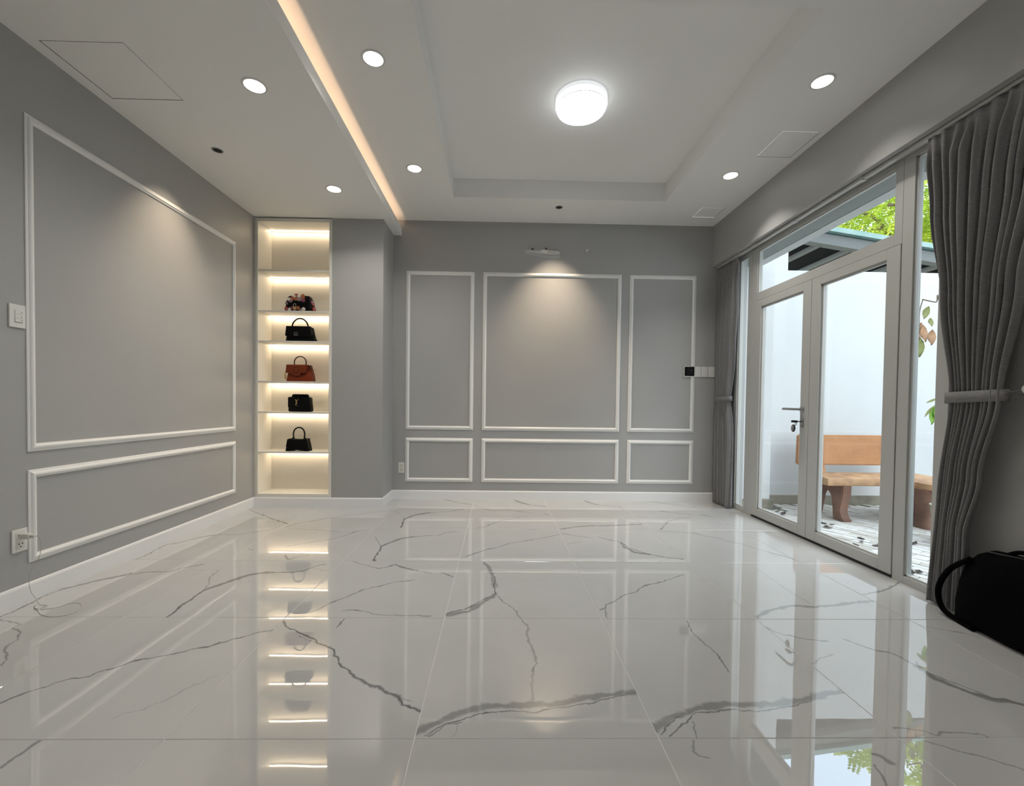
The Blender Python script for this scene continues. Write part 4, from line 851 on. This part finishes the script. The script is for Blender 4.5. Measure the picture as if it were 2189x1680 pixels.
# ================================================================ BLACK BAG
bg = thing('travel_bag', (2.44, 1.85, 0), 'slumped black fabric bag on the floor in front of the near curtain', 'bag')
bm = nbm()
loft(bm, [(.004,.075,.30,0),(.03,.096,.345,0),(.12,.102,.355,0),(.22,.094,.345,.006),(.31,.080,.325,.014),(.37,.060,.295,.022),(.398,.036,.255,.028),(.402,.018,.225,.03)], (2.436,1.860,0), 72, 3.6)
for v in bm.verts:
    v.co += Vector((.006*math.sin(v.co.y*19+v.co.z*14), .008*math.sin(v.co.z*17+v.co.x*30), .006*math.sin(v.co.y*11) if v.co.z > .1 else 0))
obj('bag_body', bm, M['black_cloth'], bg, smooth='all')
bm = nbm(); tube(bm, spl([(2.39,2.14,.34),(2.385,2.235,.25),(2.380,2.285,.13),(2.375,2.255,.035),(2.365,2.16,.014),(2.35,2.08,.013)]), .013, 10); obj('strap', bm, M['black_cloth'], bg, smooth=True)
bm = nbm(); tube(bm, spl([(2.462,2.04,.395),(2.455,1.98,.425),(2.455,1.88,.430),(2.462,1.80,.400)]), .010, 10); obj('carry_handle', bm, M['black_cloth'], bg, smooth=True)
bm = nbm(); tube(bm, [(2.43,2.10,.389),(2.435,1.95,.404),(2.435,1.70,.404)], .004, 6); obj('zip', bm, M['rubber'], bg)

# ================================================================ OUTSIDE
YW, YP = 5.243, 4.996
po = struct('patio', box(nbm(), 2.60, 9.0, -3.0, YW, ZG-.30, ZG-.010), M['paver_joint'])
PM = [mat('pale paver %d' % i, c, .9, bump=(60,.3), var=(9., tuple(x*.72 for x in c), .45, .8)) for i, c in enumerate(((.62,.60,.57),(.56,.54,.50),(.66,.65,.63),(.50,.47,.43)))]
pw, plg = .076, .216
bmz = nbm(); box(bmz, -plg/2+.003, plg/2-.003, -pw/2+.004, pw/2-.004, -.06, 0, .003); pv = bpy.data.meshes.new('paver'); bmz.to_mesh(pv); bmz.free(); pv.materials.append(None)
ang = math.radians(90+28); dv = Vector((math.cos(ang), math.sin(ang), 0)); pv_n = Vector((-math.sin(ang), math.cos(ang), 0))
cand = []
for r_ in range(-70, 70):
    for c_ in range(-40, 40):
        p = Vector((3.6, 3.8, 0)) + dv*(c_*plg+(.5*plg if r_ % 2 else 0)) + pv_n*(r_*pw)
        if 2.70 < p.x < 5.6 and 2.2 < p.y < YW-.06 and not (p.x < 3.27 and p.y > YP-.10):
            rel = p+Vector((0,0,ZG))-CAM; zc = rel.dot(CF)
            u = W/2+CX+FPX*rel.dot(CR)/zc; v = H/2+CY-FPX*rel.dot(CU)/zc
            if 1560 < u < 2030 and v < 1270: cand.append((rel.length, p))
cand.sort(key=lambda q: q[0])
for k_, (d0, p) in enumerate(cand[:300]):
    o = bpy.data.objects.new('paver', pv); COL.objects.link(o); o.parent = po; o.location = Vector((p.x, p.y, ZG+random.uniform(-.002,.002))) - ORG['patio']
    o.rotation_euler = (0, 0, ang); o.material_slots[0].link = 'OBJECT'; o.material_slots[0].material = random.choice(PM)
rest = cand[300:]
if rest:
    bm = nbm()
    for d0, p in rest:
        mtx = Matrix.Translation((p.x, p.y, ZG-.03)) @ Matrix.Rotation(ang, 4, 'Z') @ Matrix.Diagonal((plg-.006, pw-.008, .06, 1))
        bmesh.ops.create_cube(bm, size=1, matrix=mtx)
    tag(obj('far_pavers', bm, PM[1], po), kind='stuff')
# house return pier and boundary wall
struct('wall_pier', box(nbm(), 2.62, 3.165, YP, YW+.2, ZG-.05, 3.6), M['outwall'])
bw = thing('wall_boundary', (4.5, YW, ZG), kind='structure')
obj('wall_tall', box(nbm(), 3.165, 3.478, YW, YW+.15, ZG-.05, 3.6), M['outwall'], bw)
obj('wall_low', box(nbm(), 3.478, 9.0, YW, YW+.15, ZG-.05, 2.747), M['outwall'], bw)
struct('baseboard_patio', box(nbm(), 3.20, 9.0, YW-.03, YW, ZG-.05, ZG+.108, .006), M['concrete'])
struct('baseboard_pier', box(nbm(), 2.62, 3.195, YP-.03, YP, ZG-.05, ZG+.108, .006), M['concrete'])
struct('wall_east', box(nbm(), 9.0, 9.15, -3.0, YW+.15, ZG-.3, 2.747), M['outwall'])
# eave over the glazing
ev = thing('wall_outer', (2.75, 2.0, 2.7), kind='structure')
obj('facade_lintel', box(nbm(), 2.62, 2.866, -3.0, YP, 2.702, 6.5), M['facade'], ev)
obj('eave_band', box(nbm(), 2.874, 2.985, -3.0, YP, 2.700, 3.05), M['outwall'], ev)
obj('facade_pier', box(nbm(), 2.70, 2.866, -3.0, 2.30, ZG-.05, 2.702), M['outwall'], ev)
# neighbour's canopy
cy = thing('neighbour_canopy', (4.8, 6.5, 0), 'dark slatted canopy with a green glass edge beyond the boundary wall', 'canopy')
sl = -.146
def cz(x): return 3.165+(x-4.165)*sl
def slab(b, x0, x1, y0_, y1_, z0, z1):
    vs = [b.verts.new(p) for p in ((x0,y0_,cz(x0)+z0),(x1,y0_,cz(x1)+z0),(x1,y1_,cz(x1)+z0),(x0,y1_,cz(x0)+z0),(x0,y0_,cz(x0)+z1),(x1,y0_,cz(x1)+z1),(x1,y1_,cz(x1)+z1),(x0,y1_,cz(x0)+z1))]
    for f in ((3,2,1,0),(4,5,6,7),(0,1,5,4),(1,2,6,5),(2,3,7,6),(3,0,4,7)): b.faces.new([vs[i] for i in f])
    return b
CX_0, CX_1 = 3.45, 6.9
obj('roof_panel', slab(nbm(), CX_0, CX_1, 5.55, 8.6, .03, .06), M['canopy_dark'], cy)
obj('fascia_beam', slab(nbm(), CX_0, CX_1, 5.493, 5.553, 0, .125), M['canopy_metal'], cy)
obj('fascia_lip', slab(nbm(), CX_0, CX_1, 5.490, 5.60, -.006, .004), M['canopy_metal'], cy)
obj('glass_edge', slab(nbm(), CX_0, CX_1, 5.44, 5.56, .145, .205), M['canopy_edge'], cy)
for k_ in range(9):
    xx = 3.66+k_*.40
    obj('batten', slab(nbm(), xx, xx+.06, 5.56, 8.6, -.01, .03), M['canopy_metal'], cy)
for xx in (3.6, 6.7):
    obj('post', box(nbm(), xx, xx+.1, 5.9, 6.0, ZG-.1, cz(xx+.1)+.03), M['canopy_metal'], cy)
struct('ground', box(nbm(), -12, 30, YW+.15, 40, ZG-.3, ZG-.1), M['concrete'])

# garden bench
GB = thing('garden_bench', (4.04, 4.62, ZG), 'orange-brown cast stone garden bench with a backrest on the patio', 'bench')
bx0, bx1 = 3.36, 4.70
def slabbev(x0, x1, y0_, y1_, z0, z1, bev): return box(nbm(), x0, x1, y0_, y1_, z0, z1, bev)
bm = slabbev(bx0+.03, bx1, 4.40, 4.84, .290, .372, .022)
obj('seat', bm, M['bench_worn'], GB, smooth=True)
bm = nbm(); sec = [(4.80,.455),(4.865,.455),(4.905,.775),(4.875,.795),(4.845,.775)]
prism(bm, sec, bx0, bx1, 0)
for v in bm.verts:
    if v.co.z > .6: v.co.x += (.035 if v.co.x < 4 else -.035)
bmesh.ops.bevel(bm, geom=bm.edges[:], offset=.012, segments=2, affect='EDGES')
obj('backrest', bm, M['bench'], GB, smooth=True)
for xx in (3.55, 4.40):
    bm = nbm(); prism(bm, [(4.78,.36),(4.87,.36),(4.895,.60),(4.84,.60)], xx, xx+.11, 0); obj('back_support', bm, M['bench'], GB)
    pts = [(4.405,.292),(4.41,.20),(4.45,.03),(4.425,ZG+.04),(4.395,ZG+.025),(4.395,ZG),(4.53,ZG),(4.54,.02)] + [(4.655+.105*math.cos(a), .10+.12*math.sin(a)) for a in [PI-PI*i/10 for i in range(11)]] + [(4.78,.02),(4.80,ZG),(4.93,ZG),(4.91,.05),(4.86,.20),(4.85,.292)]
    bm = nbm(); prism(bm, pts, xx, xx+.10, 0); bmesh.ops.bevel(bm, geom=[e for e in bm.edges if abs(e.verts[0].co.x-e.verts[1].co.x) < 1e-5], offset=.008, segments=2, affect='EDGES')
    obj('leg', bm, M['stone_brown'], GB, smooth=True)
# stone stool
ST = thing('stone_stool', (4.45, 4.20, ZG), 'brown cast stone stool with a worn top right of the garden bench', 'stool')
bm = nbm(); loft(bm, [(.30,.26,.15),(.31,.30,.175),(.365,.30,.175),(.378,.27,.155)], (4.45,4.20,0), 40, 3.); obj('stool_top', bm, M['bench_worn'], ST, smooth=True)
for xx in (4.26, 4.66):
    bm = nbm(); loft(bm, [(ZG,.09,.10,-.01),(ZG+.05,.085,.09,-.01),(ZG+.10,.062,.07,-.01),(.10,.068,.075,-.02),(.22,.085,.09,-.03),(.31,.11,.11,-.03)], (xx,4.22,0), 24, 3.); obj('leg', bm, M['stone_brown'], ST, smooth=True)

# shrub by the stool with a drooping dry twig
def leafmesh(bm, c, d, ln, wd, up=Vector((0,0,1))):
    d = Vector(d).normalized(); c = Vector(c); s_ = d.cross(up)
    if s_.length < .05: s_ = d.cross(Vector((1,0,0)))
    s_.normalize(); nn = s_.cross(d)
    prof = [(0,.02),(.2,.7),(.45,1.),(.7,.75),(1,.02)]; L_ = []; R_ = []; Mi = []
    for t_, w_ in prof:
        p = c+d*ln*t_ - nn*ln*.10*math.sin(PI*t_*.8)
        Mi.append(bm.verts.new(p)); L_.append(bm.verts.new(p+s_*wd*w_*.5+nn*wd*.12)); R_.append(bm.verts.new(p-s_*wd*w_*.5+nn*wd*.12))
    for i in range(4):
        bm.faces.new((Mi[i], Mi[i+1], L_[i+1], L_[i])); bm.faces.new((Mi[i+1], Mi[i], R_[i], R_[i+1]))
PT_ = thing('potted_shrub', (3.98, 3.68, ZG), 'leafy shrub with dry drooping leaves behind the near curtain', 'plant')
px_, py_ = 3.98, 3.68
bm = nbm(); lathe(bm, [(.11,0.),(.16,.20),(.175,.30),(.18,.33),(.165,.33),(.155,.29),(.02,.285)], (px_,py_,ZG), 28); obj('pot', bm, M['concrete'], PT_, smooth=True)
tw = pix(1972,640,1,3.70); gl = pix(1999,872,1,3.70)
bm = nbm(); tube(bm, spl([(px_,py_,.20),(px_-.03,py_,.9),(px_-.08,py_+.02,1.6),(px_-.2,py_+.03,2.05),(tw.x+.12,3.70,tw.z-.02),(tw.x,3.70,tw.z)]), .005, 8); tube(bm, spl([(tw.x+.005,3.70,tw.z),(tw.x-.02,3.70,tw.z-.10),(tw.x-.02,3.70,tw.z-.25)]), .004, 6); tube(bm, spl([(px_-.02,py_,.8),(px_-.12,py_+.02,1.02),(gl.x+.06,3.70,gl.z+.06),(gl.x,3.70,gl.z+.02)]), .006, 6); obj('stem', bm, M['bark'], PT_, smooth=True)
def lf(u, v, du, dv_, ln, wd, mt, y=3.70):
    a = pix(u, v, 1, y); b = pix(u+du, v+dv_, 1, y-.02); bm = nbm(); leafmesh(bm, a, b-a, ln, wd, Vector((0,-1,.3))); o = obj('leaf', bm, mt, PT_, smooth='all'); o.modifiers.new('thickness','SOLIDIFY').thickness = .0015
lf(1968,690,-4,30,.15,.08,M['leaf_dry']); lf(1972,695,6,28,.15,.075,M['leaf_dry']); lf(1960,705,-2,25,.13,.06,M['leaf_dry'])
lf(1965,722,1,36,.17,.10,M['leaf_olive']); lf(1985,655,-8,22,.13,.06,M['leaf_olive']); lf(1992,705,0,24,.14,.08,M['leaf_dry']); lf(1988,680,3,12,.08,.05,M['leaf_olive'])
lf(1999,866,-22,26,.15,.025,M['leaf_olive']); lf(2000,868,-6,32,.17,.07,M['leaf_green']); lf(2003,866,2,24,.14,.07,M['leaf_green']); lf(2008,850,-30,12,.14,.02,M['leaf_olive'])
for k_ in range(14):
    a = random.uniform(0, 2*PI); zz = random.uniform(1.0, 1.9); bm = nbm(); leafmesh(bm, (px_-.05+.03*math.cos(a),py_+.03*math.sin(a),zz), (abs(math.cos(a))*.8+.1, math.sin(a)*.6, random.uniform(-.5,.4)), .16, .07); obj('leaf', bm, M['leaf_green'], PT_, smooth='all')

# fallen leaves on the pavers
base = None
for k_, (u, v) in enumerate(((1657,1094),(1671,1100),(1767,1124),(1785,1121),(1833,1148),(1841,1156),(1836,1167),(1875,1163),(1864,1166),(1945,1208),(1965,1219),(1950,1228),(1768,1120),(1950,1164),(1782,1093),(1780,1128))):
    p = pix(u, v, 2, ZG+.006)
    if base is None:
        bm = nbm(); leafmesh(bm, (0,0,0), (1,0,.15), .085, .045)
        me = bpy.data.meshes.new('fallen_leaf'); bm.to_mesh(me); bm.free(); me.materials.append(M['debris']); base = me
    o = bpy.data.objects.new('fallen_leaf', base); COL.objects.link(o); o.location = p; o.rotation_euler = (0, random.uniform(-.2,.1), random.uniform(0, 6.28)); sc_ = random.uniform(.7,1.2); o.scale = (sc_,)*3
    tag(o, 'small dark dry leaf lying on the patio pavers', 'leaf', 'fallen leaves on the patio')

# trees beyond the canopy
def tree(loc, crown, label, n_br, seed):
    rnd = random.Random(seed); tr = thing('tree', loc, label, 'tree', 'trees beyond the boundary wall'); L0 = Vector(loc)
    bm = nbm(); tube(bm, spl([L0, L0+Vector((.1,0,1.5)), L0+Vector((.0,.1,3.2)), L0+Vector((.1,0,4.6))]), .12, 10); c0 = Vector(crown[:3])
    for k in range(7):
        a = 2*PI*k/7; tube(bm, spl([L0+Vector((.05,.05,2.6+.2*k)), c0+Vector((math.cos(a)*.6,math.sin(a)*.6,-.3)), c0+Vector((math.cos(a)*1.3,math.sin(a)*1.3,.2*math.sin(3*a)))]), .035, 6)
    obj('trunk', bm, M['bark'], tr, smooth=True)
    bm = nbm(); R3 = crown[3:]
    for k in range(n_br):               # feathery sprays: a rachis with paired leaflets
        while True:
            q = Vector((rnd.uniform(-1,1), rnd.uniform(-1,1), rnd.uniform(-1,1)))
            if .25 < q.length < 1: break
        c = c0+Vector((q.x*R3[0], q.y*R3[1], q.z*R3[2])); d = (q+Vector((rnd.uniform(-.6,.6), rnd.uniform(-.6,.6), rnd.uniform(-.7,.1)))).normalized()
        sd_ = d.cross(Vector((0,0,1))).normalized(); L_ = rnd.uniform(.28,.5); nl = 7
        for i in range(nl):
            p = c+d*L_*i/nl - Vector((0,0,.10*(i/nl)**2))
            for s_ in (-1, 1):
                e = (sd_*s_+d*.5+Vector((0,0,rnd.uniform(-.3,.2)))).normalized(); w_ = d*.028; l_ = .11*(1-.4*i/nl)
                bm.faces.new([bm.verts.new(v) for v in (p, p+e*l_*.5+w_, p+e*l_, p+e*l_*.5-w_)])
    tag(obj('foliage', bm, M['foliage'], tr), kind='stuff')
tree((9.0,9.4,ZG-.1), (8.9,9.2,5.35,2.0,1.6,1.25), 'sunlit yellow-green feathery tree above the canopy', 1500, 1)
tree((12.2,12.8,ZG-.1), (12.0,12.6,6.7,2.2,1.8,2.0), 'taller green tree seen through the right side window', 1500, 2)
